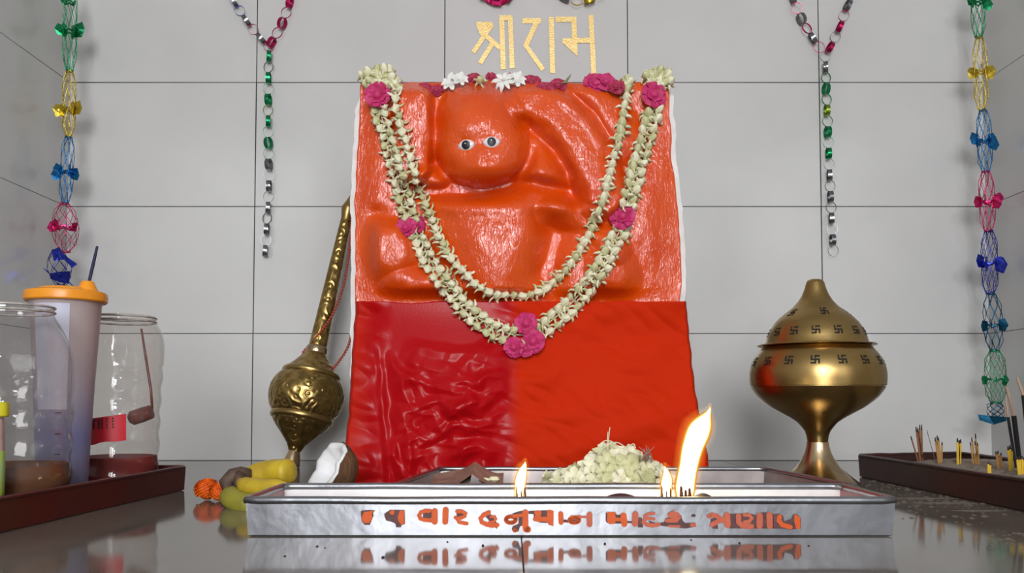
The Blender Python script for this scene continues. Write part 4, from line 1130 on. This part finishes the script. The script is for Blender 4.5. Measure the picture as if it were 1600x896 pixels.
def jug():
    Y = 1.155; s = Y / F; c = V3((xat(100, Y), Y, TZ)); root = thing('measuring_jug', c, 'tall tapered lilac plastic jug with an orange lid, between the two jars', 'jug'); inv = Matrix.Translation(-c)
    T = Matrix.Translation(c)
    def pr(l): return [(max(0., zat(y, Y) - TZ) if y < 790 else 0., r * s) for y, r in l]
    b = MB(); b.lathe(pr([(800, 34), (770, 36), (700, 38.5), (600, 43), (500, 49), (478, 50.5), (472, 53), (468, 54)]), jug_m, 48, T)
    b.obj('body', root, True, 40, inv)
    # pale sheet showing in the upper front of the body
    b = MB(); vs = []; 
    for i in range(13):
        a = math.radians(-28 + 62 * i / 12)
        for j, y in enumerate((479, 520, 560, 600, 640)):
            r = np.interp(y, [478, 500, 600, 700], [50.5, 49, 43, 38.5]) * s + .0006; vs.append(c + V3((r * math.sin(a) , -r * math.cos(a), zat(y, Y) - TZ)))
    b.add(vs, [(i * 5 + j, i * 5 + j + 1, i * 5 + j + 6, i * 5 + j + 5) for i in range(12) for j in range(4)], jug_paper)
    b.obj('pale_sheet', root, True, None, inv)
    b = MB()
    for y in (645, 677, 708, 741):
        r = np.interp(y, [600, 700, 770], [43, 38.5, 36]) * s + .0008; a = math.radians(12)
        p = c + V3((r * math.sin(a), -r * math.cos(a), zat(y, Y) - TZ)); q = c + V3((r * math.sin(a + .2), -r * math.cos(a + .2), zat(y, Y) - TZ)); b.tube([p, q], .0007, stick_t, 5)
    b.obj('measuring_mark', root, True, None, inv)
    L = MB()
    L.lathe(pr([(473, 57), (471, 59), (463, 59.5), (458, 58), (456, 52), (455, 42), (452.5, 40), (451, 37), (450.5, 2)]), orange_pl, 56, T, lambda a, z: 1 + .012 * (math.cos(6 * a) > .6), True, True)
    sp = T @ Matrix.Translation((35 * s, -.004, 0))
    L.lathe(pr([(459, 19), (455, 16), (448, 12), (442, 9.5), (440.5, 8), (440.4, 5)]), orange_pl, 24, sp)
    L.obj('lid', root, True, 40, inv)
jug()
b = MB(); p0, p1 = at(138, 446, 1.15), at(152, 385, 1.15)
b.tube([p0, p0.lerp(p1, .5), p1], [.0022, .0024, .0018], stick_blue, 8)
tag(b.obj('incense_stick'), 'dark blue incense stick standing in the orange jug lid', 'incense stick')

def small_bottle():
    Y = .94; c = V3((-.5885, Y, TZ)); s = Y / F; T = Matrix.Translation(c)
    root = thing('small_bottle', c, 'small bottle with a yellow cap at the left edge of the photo', 'bottle'); inv = Matrix.Translation(-c)
    def pr(l): return [(max(0., zat(y, Y) - TZ) if y < 820 else 0., r * s) for y, r in l]
    b = MB(); b.lathe(pr([(830, 20), (770, 21), (735, 21.5), (705, 21), (690, 20.5), (668, 19.5), (655, 19), (650, 18)]), pink_pl, 32, T); b.obj('body', root, True, 40, inv)
    b = MB(); b.lathe(pr([(775, 21.4), (774, 21.8), (735, 22.2), (706, 21.6), (705, 21.2)]), green_pl, 32, T, None, False, False); b.obj('paper_label', root, True, 40, inv)
    b = MB(); b.lathe(pr([(652, 24), (650, 26), (632, 26), (629, 24.5), (628, 4)]), yellow_pl, 32, T, lambda a, z: 1 + .015 * math.sin(20 * a)); b.obj('cap', root, True, 40, inv)
small_bottle()

# ------------------------------------------------------------------ ash and incense in the right tray
def ash_z(x, y): return .032 + .014 * math.sin(math.pi * min(1, max(0, (x - .668) / .2))) ** .6 + .006 * noise.noise(V3((x * 22, y * 16, 0))) + .003 * noise.noise(V3((x * 70, y * 70, 4))) - .020 * float(smooth01((y - 1.40) / .16))
def ash_bed():
    b = MB(); vs = []; nx, ny = 40, 110
    for j in range(ny):
        y = .985 + (1.60 - .985) * j / (ny - 1)
        xl = .6705 + (.659 - .6705) * (y - .98) / .6; xr = .865 + .011 * (y - .98) / .66
        for i in range(nx):
            x = xl + (xr - xl) * i / (nx - 1)
            vs.append((x, y, ash_z(x, y)))
    # the back edge follows the slanted end of the tray
    for k in range(nx * ny):
        x, y, z = vs[k]; ymax = 1.57 + (x - .655) * .288 
        if y > ymax - .005: vs[k] = (x, ymax - .005, z)
    b.add(vs, [(j * nx + i, j * nx + i + 1, (j + 1) * nx + i + 1, (j + 1) * nx + i) for j in range(ny - 1) for i in range(nx - 1)], ash_m)
    tag(b.obj('ash', None, True, None), 'bed of grey incense ash filling the right tray', 'ash', kind='stuff')
ash_bed()
def spill():
    b = MB(); R = random.Random(8)
    for k in range(300):
        px, py = R.choice([(R.uniform(1395, 1600), R.gauss(778 + 6, 7)), (R.gauss(1500, 60), R.gauss(800, 12)), (R.uniform(1540, 1640), R.gauss(842, 9)), (R.gauss(1430, 45), R.gauss(783, 5)), (R.uniform(1350, 1470), R.gauss(762, 6))])
        Y = 190 / (max(py, 752) - 625); p = V3((xat(px, Y), Y, 0))
        # keep clear of the tray walls
        if p.x > .662 - .03 * (p.y - 1.05) and p.y < 1.58: p.x = .652 - abs(R.gauss(0, .02))
        r = abs(R.gauss(0, .0011)) + .0005
        b.add([p + V3((-r * 1.6, -r, .0001)), p + V3((r * 1.4, -r * 1.2, .0001)), p + V3((r * 1.7, r, .0001)), p + V3((-r, r * 1.5, .0001)), p + V3((0, 0, r * .7))], [(0, 1, 4), (1, 2, 4), (2, 3, 4), (3, 0, 4)], dust_m)
    # dusting sheets: flat low mounds
    for (px, py, rx, ry) in ((1440, 779, .055, .010), (1505, 786, .045, .008), (1560, 798, .04, .008)):
        Y = 190 / (py - 625); c = V3((xat(px, Y), Y, 0)); vs = []; n = 28
        if c.x + rx > .66: c.x = .655 - rx
        for rr, z in ((1, .0002), (.8, .0005), (.5, .0008), (.02, .0010)):
            for k in range(n):
                a = 2 * math.pi * k / n; q = rr * (1 + .35 * noise.noise(V3((math.cos(a) * 2, math.sin(a) * 2, px))) + .15 * R.uniform(-1, 1) * (rr > .7))
                vs.append(c + V3((rx * q * math.cos(a), ry * q * math.sin(a), z)))
        b.add(vs, [(i * n + k, i * n + (k + 1) % n, (i + 1) * n + (k + 1) % n, (i + 1) * n + k) for i in range(3) for k in range(n)], dust_m)
    tag(b.obj('spilled_ash', None, True, None), 'grey ash spilled on the floor beside the right tray', 'ash', kind='stuff')
spill()
def stick(px0, py0, px1, py1, Y, r, m, label, group='incense stubs in the ash tray', tip=True):
    a, c = at(px0, py0, Y), at(px1, py1, Y); a.z = min(a.z, ash_z(a.x, a.y) - .004) if Y < 1.6 else a.z
    root = thing('incense_stub', a, label, 'incense stick', group); inv = Matrix.Translation(-a)
    b = MB(); q = a.lerp(c, .86); b.tube([a, q], [r, r], m, 6); b.obj('stem', root, True, 40, inv)
    b = MB(); b.tube([q, c], [r, r * .6], stick_t if tip else stick_pale, 6); b.obj('burnt_tip' if tip else 'bare_end', root, True, 40, inv)
k = 1.
A = 'brown incense stub in the fanned bunch at the far left of the ash'
for (x1, y1, x0, y0) in ((1423, 682, 1436, 712), (1431, 667, 1438, 713), (1434, 669, 1440, 713), (1437, 664, 1439, 713), (1440, 664, 1441, 712), (1433, 672, 1443, 713)):
    stick(x0, y0, x1, y1, 1.44, .0014, stick_r, A)
stick(1462, 708, 1448, 672, 1.46, .0006, stick_r, 'single thin pale incense stalk right of the fanned bunch')
B_ = 'tan incense stub in the tight second bunch from the left'
for (x1, y1, x0, y0) in ((1461, 684, 1467, 715), (1464, 681, 1469, 716), (1466, 684, 1471, 716), (1472, 691, 1471, 716), (1463, 690, 1468, 717)):
    stick(x0, y0, x1, y1, 1.38, .0014, stick_o, B_)
C_ = 'bright yellow incense stub in the upright bunch at the middle of the ash'
for (x1, y1, x0, y0) in ((1496, 685, 1496, 718), (1499, 688, 1498, 719), (1501, 687, 1500, 718), (1498, 690, 1499, 719)):
    stick(x0, y0, x1, y1, 1.34, .0016, stick_y, C_)
D_ = 'tan incense stub in the spread bunch right of the yellow ones'
for (x1, y1, x0, y0) in ((1516, 691, 1521, 717), (1518, 684, 1525, 717), (1524, 678, 1527, 718), (1527, 692, 1530, 718), (1523, 690, 1529, 719)):
    stick(x0, y0, x1, y1, 1.31, .0013, stick_o, D_)
for (x1, y1, x0, y0) in ((1544, 722, 1544, 732), (1547, 724, 1547, 732)):
    stick(x0, y0, x1, y1, 1.2, .0015, stick_y, 'very short yellow incense stub nearly buried in the ash')
for (x1, y1, x0, y0) in ((1556, 706, 1560, 724), (1559, 705, 1562, 725), (1564, 708, 1564, 726), (1561, 712, 1563, 727)):
    stick(x0, y0, x1, y1, 1.24, .0014, stick_o, 'short tan incense stub left of the black sticks')
for (x1, y1, x0, y0) in ((1575, 698, 1578, 730), (1578, 696, 1580, 731), (1581, 700, 1581, 731)):
    stick(x0, y0, x1, y1, 1.2, .0017, stick_y, 'yellow incense stub right in front of the black sticks')
for (x1, y1, x0, y0) in ((1589, 714, 1592, 735), (1593, 714, 1594, 735), (1597, 713, 1597, 735), (1600, 715, 1600, 735)):
    stick(x0, y0, x1, y1, 1.15, .0014, stick_y, 'yellow incense stub at the right edge of the photo')
def black_stick(pts, Y, r, label):
    base = at(pts[0][0], pts[0][1], Y); base.z = ash_z(base.x, base.y) - .005
    root = thing('incense_stick', base, label, 'incense stick', 'tall black incense sticks'); inv = Matrix.Translation(-base)
    mid, top = at(*pts[1], Y), at(*pts[2], Y)
    b = MB(); b.tube([base, base.lerp(mid, .5), mid], [r * .9, r, r], stick_black, 8); b.obj('charcoal_coat', root, True, 40, inv)
    b = MB(); b.tube([mid - (top - mid) * .02, top], [r * .7, r * .5], stick_pale, 7); b.obj('bamboo_end', root, True, 40, inv)
black_stick([(1588, 712), (1575, 652), (1571, 620)], 1.22, .0021, 'thinner left one of the two crossing black incense sticks')
black_stick([(1595, 716), (1584, 650), (1573, 605)], 1.18, .0034, 'thickest black incense stick with a pale bamboo end')
black_stick([(1612, 690), (1599, 618), (1589, 590)], 1.14, .0028, 'black incense stick cut by the right photo edge')

# small crumbs on the floor in front of the lamp tray
b = MB(); R = random.Random(4)
for (px, py) in ((448, 868), (498, 853), (510, 855), (755, 852), (944, 849), (1153, 848), (1078, 843), (700, 846), (390, 812), (600, 870), (1260, 852)):
    Y = 190 / (py - 625); p = V3((xat(px, Y), Y, 0)); r = R.uniform(.0008, .0018)
    b.lathe([(0, r), (r * .6, r * .8), (r, r * .2)], stick_t, 7, Matrix.Translation(p) @ Matrix.Rotation(R.uniform(0, 6), 4, 'Z') @ Matrix.Diagonal((1.5, .8, 1, 1)))
tag(b.obj('floor_crumbs'), 'dark crumbs scattered on the floor in front of the lamp tray', 'crumbs', kind='stuff')

# ------------------------------------------------------------------ foil ring chains
def ring_mesh(m, name):
    b = MB(); n = 28; r, w, th = .0138, .0050, .0004; vs = []
    for rr in (r, r - th):
        for z in (-w, w):
            vs += [(rr * math.cos(2 * math.pi * k / n), rr * math.sin(2 * math.pi * k / n), z) for k in range(n)]
    fs = []
    for k in range(n):
        q = (k + 1) % n
        fs += [(k, q, n + q, n + k), (2 * n + q, 2 * n + k, 3 * n + k, 3 * n + q), (n + k, n + q, 3 * n + q, 3 * n + k), (q, k, 2 * n + k, 2 * n + q)]
    b.add(vs, fs, m); return b.mesh(name, True, 40)
RING = {k: ring_mesh(FO[k], 'foil_ring') for k in ('green', 'gold', 'pink', 'silver', 'royal', 'lime')}
def chain(path, cols, root, start=0, Y=1.985, sp=16.2):
    R = random.Random(int(path[0][0])); inv = Matrix.Translation(-root.location)
    ln = sum(math.hypot(a[0] - c[0], a[1] - c[1]) for a, c in zip(path[:-1], path[1:]))
    n = int(ln / sp) + 1; S = spline(path, n)
    for i, (u, v) in enumerate(S):
        t = S[min(i + 1, n - 1)] - S[max(i - 1, 0)]; t = V3((t[0], 0, -t[1])).normalized()
        face = (i + start) % 2 == 0
        yaw = R.uniform(-.35, .35)
        side = V3((0, 1, 0)) if face else t.cross(V3((0, 1, 0)))
        ax = (side * math.cos(yaw) + (t.cross(side)) * math.sin(yaw)).normalized()
        X = t - ax * t.dot(ax); X.normalize(); Yv = ax.cross(X)
        M = Matrix((X, Yv, ax)).transposed().to_4x4(); M.translation = at(u, v, Y)
        sc_ = Matrix.Diagonal((1.0, .88, .42 if face else 1, 1))
        link('foil_ring', RING[cols[min(i, len(cols) - 1)]], root, inv @ M @ sc_)
G6 = ['green', 'silver', 'green', 'green', 'green', 'lime', 'green', 'green', 'green', 'green'] + ['silver'] * 14
lc = thing('foil_ring_chain', at(418, 75, 1.965), 'foil paper ring chain hanging in a Y shape left of the idol', 'ring chain', 'foil ring chains on the back wall')
chain([(356, -14), (372, 13), (390, 39), (408, 60), (420, 73)], ['royal', 'silver', 'royal', 'silver', 'pink', 'silver', 'pink'], lc, 0)
chain([(461, -30), (452, 5), (444, 28), (434, 50), (424, 66)], ['pink', 'pink', 'pink', 'pink', 'pink', 'pink'], lc, 1)
chain([(420, 88), (419, 140), (419, 215), (420, 290), (417, 350), (414, 392)], G6, lc, 1)
rc = thing('foil_ring_chain', at(1290, 85, 1.965), 'foil paper ring chain hanging in a Y shape above the incense burner', 'ring chain', 'foil ring chains on the back wall')
chain([(1232, -20), (1247, 18), (1263, 48), (1280, 74)], ['silver', 'silver', 'pink', 'silver', 'pink', 'silver', 'pink'], rc, 0)
chain([(1338, -25), (1322, 15), (1311, 45), (1297, 74)], ['royal', 'royal', 'silver', 'pink', 'pink', 'silver', 'pink'], rc, 1)
chain([(1290, 88), (1291, 140), (1294, 215), (1297, 290), (1300, 350), (1302, 392)], G6, rc, 0)
# the ends of two foil swags just dipping into the picture above the lettering
sw = thing('foil_rosette', at(775, -9, 1.96), 'magenta foil rosette at the top edge of the picture above the lettering', 'foil decoration'); si = Matrix.Translation(-sw.location)
link('rosette', rose_mesh(77, FO['pink'], .045), sw, si @ frame(at(777, -22, 1.982), (0, -1, -.2), 0, 1))
sg = thing('foil_ring_chain', at(908, -8, 1.965), 'gold and silver foil rings dipping into the top edge right of centre', 'ring chain', 'foil ring chains on the back wall')
chain([(866, -16), (882, -4), (902, 2), (920, 1), (938, -10)], ['gold', 'silver', 'gold', 'gold', 'silver', 'gold', 'silver'], sg, 0)

# ------------------------------------------------------------------ foil net garlands with stars
def net_segment(px0, py0, px1, py1, r0, r1, m, Y, tw, N=7, rows=6, bulge=.18):
    b = MB(); a, c = at(px0, py0, Y), at(px1, py1, Y); R = random.Random(int(py0) + int(px0))
    P = []
    for i in range(rows + 1):
        t = i / rows; rad = (r0 + (r1 - r0) * t) * (1 + bulge * math.sin(math.pi * t)) * (.55 if i in (0, rows) else 1)
        ce = a.lerp(c, t); row = []
        for k in range(N * 2):
            an = math.pi * (k + (0)) / N + tw
            row.append(ce + V3((rad * math.cos(an), rad * .7 * math.sin(an), R.uniform(-.002, .002))))
        P.append(row)
    for i in range(rows):
        for k in range(N * 2):
            if (k + i) % 2 == 0:
                for d in (-1, 1):
                    p, q = P[i][k], P[i + 1][(k + d) % (2 * N)]
                    md = (p + q) / 2 + V3((R.uniform(-.001, .001), -.0008, R.uniform(-.001, .001)))
                    b.tube([p, md, q], [.0008, .0006, .0008], m, 4, False, .5)
    for row in (P[0], P[-1]): b.tube(row, .0013, m, 5, False, None, True)
    return b
def star_burst(px, py, m, Y, size, seed, rad=.017):
    R = random.Random(seed); b = MB(); c = at(px, py, Y)
    for k in range(6):
        an = math.pi / 3 * k + R.uniform(-.2, .2) + .1
        d = V3((math.cos(an), math.sin(an) * .55, R.uniform(-.25, .25))); s = V3((0, 0, 1)); e = size * 1.45 * R.uniform(.8, 1.15)
        if math.sin(an) > .5: e *= .5
        p = c + d * rad * .8; tip = c + d * (rad * .8 + e) + V3((0, -.003, R.uniform(-.004, .006))); mid = c + d * (rad * .8 + e * .45) + V3((0, -.004, 0))
        up, dn = p + V3((0, 0, e * .55)), p - V3((0, 0, e * .55)); f = d * e * .7
        b.add([up, mid, up + f + V3((0, 0, e * .15)), tip], [(0, 1, 3, 2)], m)
        b.add([dn, mid, dn + f - V3((0, 0, e * .10)), tip], [(0, 2, 3, 1)], m)
        b.add([up, mid, dn], [(0, 1, 2)], m)
    b.tube([c + V3((rad * math.cos(q * math.pi / 8), rad * .7 * math.sin(q * math.pi / 8), .003 * math.sin(q * math.pi / 2))) for q in range(16)], .0022, m, 5, False, None, True)
    return b
def foil_garland(name, label, Y, segs, stars):
    root = thing(name, at(segs[0][0], 0, Y), label, 'garland', 'foil net garlands in the corners'); inv = Matrix.Translation(-root.location)
    for i, (x0, y0, x1, y1, r, col, bul) in enumerate(segs):
        o = net_segment(x0, y0, x1, y1, r / 650 * Y / 2, r / 650 * Y / 2, FO[col], Y, .2 * i, bulge=bul).obj('net_segment', root, True, None, inv)
        tag(o, {'pink': 'magenta', 'royal': 'royal blue'}.get(col, col) + ' foil net segment')
    top = at(segs[0][0], segs[0][1], Y); b = MB(); b.tube([top - V3((0, 0, .004)), V3((top.x, Y, 2.4))], .0008, thread_m, 5); b.obj('hanging_string', root, True, None, inv)
    for i, (x, y, col, sz, rad) in enumerate(stars):
        o = star_burst(x, y, FO[col], Y, sz, i * 7 + int(x), rad).obj('foil_star', root, False, None, inv)
        tag(o, {'pink': 'magenta', 'royal': 'royal blue'}.get(col, col) + ' foil star')
foil_garland('foil_net_garland', 'multicoloured foil net garland with stars hanging in the left corner', 1.90,
    [(110, -20, 109, 110, 10, 'green', .1), (109, 112, 107, 213, 9.5, 'gold', .1), (107, 215, 102, 317, 9.5, 'blue', .1), (101, 318, 103, 394, 11, 'pink', .9)],
    [(108, 50, 'green', .017, .014), (106, 172, 'gold', .016, .014), (103, 270, 'blue', .016, .014), (100, 356, 'pink', .012, .022), (108, 4, 'green', .006, .012)])
def crushed_end():
    root = [o for o in bpy.data.objects if o.name == 'foil_net_garland'][0]; inv = Matrix.Translation(-root.location)
    b = net_segment(90, 392, 96, 446, .021, .021, FO['navy'], 1.90, .3, 6, 4, .25)
    def P(x, y, d=0): return at(x, y, 1.885 + d)
    b.add([P(80, 392), P(92, 386), P(100, 398), P(121, 413), P(113, 419), P(100, 406), P(84, 408)], [(0, 1, 2, 6), (2, 3, 4, 5), (2, 5, 6)], FO['navy'])
    b.add([P(77, 428), P(90, 425, .004), P(110, 424), P(108, 444), P(92, 441, -.004), P(79, 436)], [(0, 1, 4, 5), (1, 2, 3, 4)], FO['navy'])
    b.add([P(66, 418), P(76, 424), P(76, 428)], [(0, 1, 2)], FO['navy'])
    b.tube([P(107, 440), P(113, 446), P(112, 455)], .0011, FO['teal'], 5)
    tag(b.obj('crumpled_net', root, False, None, inv), 'crumpled navy blue end of the net')
crushed_end()
foil_garland('foil_net_garland', 'multicoloured foil net garland with stars hanging in the right corner', 1.90,
    [(1527, -30, 1529, 57, 10, 'green', .1), (1530, 59, 1534, 171, 10, 'gold', .1), (1536, 173, 1540, 268, 10.5, 'blue', .1), (1540, 269, 1544, 361, 11, 'pink', .1), (1545, 362, 1547, 459, 11.5, 'navy', .1),
     (1549, 460, 1554, 548, 12, 'teal', .2), (1554, 549, 1556, 630, 14, 'green', .15), (1555, 630, 1556, 656, 12, 'teal', .1)],
    [(1528, 4, 'green', .016, .014), (1533, 112, 'gold', .017, .015), (1537, 220, 'blue', .017, .015), (1543, 316, 'pink', .014, .016), (1546, 412, 'royal', .018, .017), (1552, 509, 'teal', .014, .017), (1555, 594, 'green', .010, .022)])
b = MB()
def P2(x, y, d=0): return at(x, y, 1.885 + d)
b.add([P2(1528, 648), P2(1545, 650, -.006), P2(1572, 652), P2(1573, 658), P2(1553, 664, -.006), P2(1530, 657)], [(0, 1, 4, 5), (1, 2, 3, 4)], FO['teal'])
rg = bpy.data.objects['foil_net_garland.001']
tag(b.obj('torn_end', rg, False, None, Matrix.Translation(-rg.location)), 'torn dark teal foil end')

# ------------------------------------------------------------------ light
def area(name, loc, target, sx, sy, power, col=(1, 1, 1)):
    l = bpy.data.lights.new(name, 'AREA'); l.shape = 'RECTANGLE'; l.size = sx; l.size_y = sy; l.energy = power; l.color = col
    o = bpy.data.objects.new(name, l); COL.objects.link(o); o.location = loc
    o.rotation_euler = (V3(target) - V3(loc)).to_track_quat('-Z', 'Y').to_euler()
    return o
area('doorway_light', (-.12, -2.6, 1.15), (0, 1.5, .45), 1.1, 2.0, 138, (.97, .98, 1))
area('window_light', (.80, -3.0, 1.42), (.8, 1.6, 1.2), .13, .46, 11, (.92, .96, 1))
area('window_light', (1.06, -3.0, 1.44), (1.06, 1.6, 1.2), .13, .46, 13, (.92, .96, 1))
w = bpy.data.worlds.new('hall_daylight'); sc.world = w; w.use_nodes = True
wn = w.node_tree.nodes; wk = w.node_tree.links; bg = wn['Background']
tc = wn.new('ShaderNodeTexCoord'); sp = wn.new('ShaderNodeSeparateXYZ'); wk.new(tc.outputs['Generated'], sp.inputs[0])
rp = wn.new('ShaderNodeValToRGB'); mr = wn.new('ShaderNodeMapRange'); mr.inputs['From Min'].default_value = -1
wk.new(sp.outputs['Z'], mr.inputs['Value']); wk.new(mr.outputs[0], rp.inputs['Fac'])
e = rp.color_ramp.elements; e[0].position = .47; e[0].color = (.10, .095, .09, 1); e[1].position = .85; e[1].color = (1.0, 1.04, 1.1, 1)
k = e.new(.51); k.color = (.30, .30, .31, 1)
nz = wn.new('ShaderNodeTexNoise'); nz.inputs['Scale'].default_value = 2.2; wk.new(tc.outputs['Generated'], nz.inputs['Vector'])
m2 = wn.new('ShaderNodeMapRange'); m2.inputs['From Min'].default_value = .35; m2.inputs['From Max'].default_value = .65; m2.inputs['To Min'].default_value = .3; m2.inputs['To Max'].default_value = 1.15
wk.new(nz.outputs['Fac'], m2.inputs['Value']); wk.new(m2.outputs[0], bg.inputs['Strength']); wk.new(rp.outputs['Color'], bg.inputs['Color'])
sc.view_settings.view_transform = 'Standard'; sc.view_settings.look = 'None'; sc.view_settings.exposure = -.28
sc.cycles.use_denoising = True
sc.cycles.max_bounces = 10; sc.cycles.transparent_max_bounces = 16
sc.cycles.sample_clamp_indirect = 6
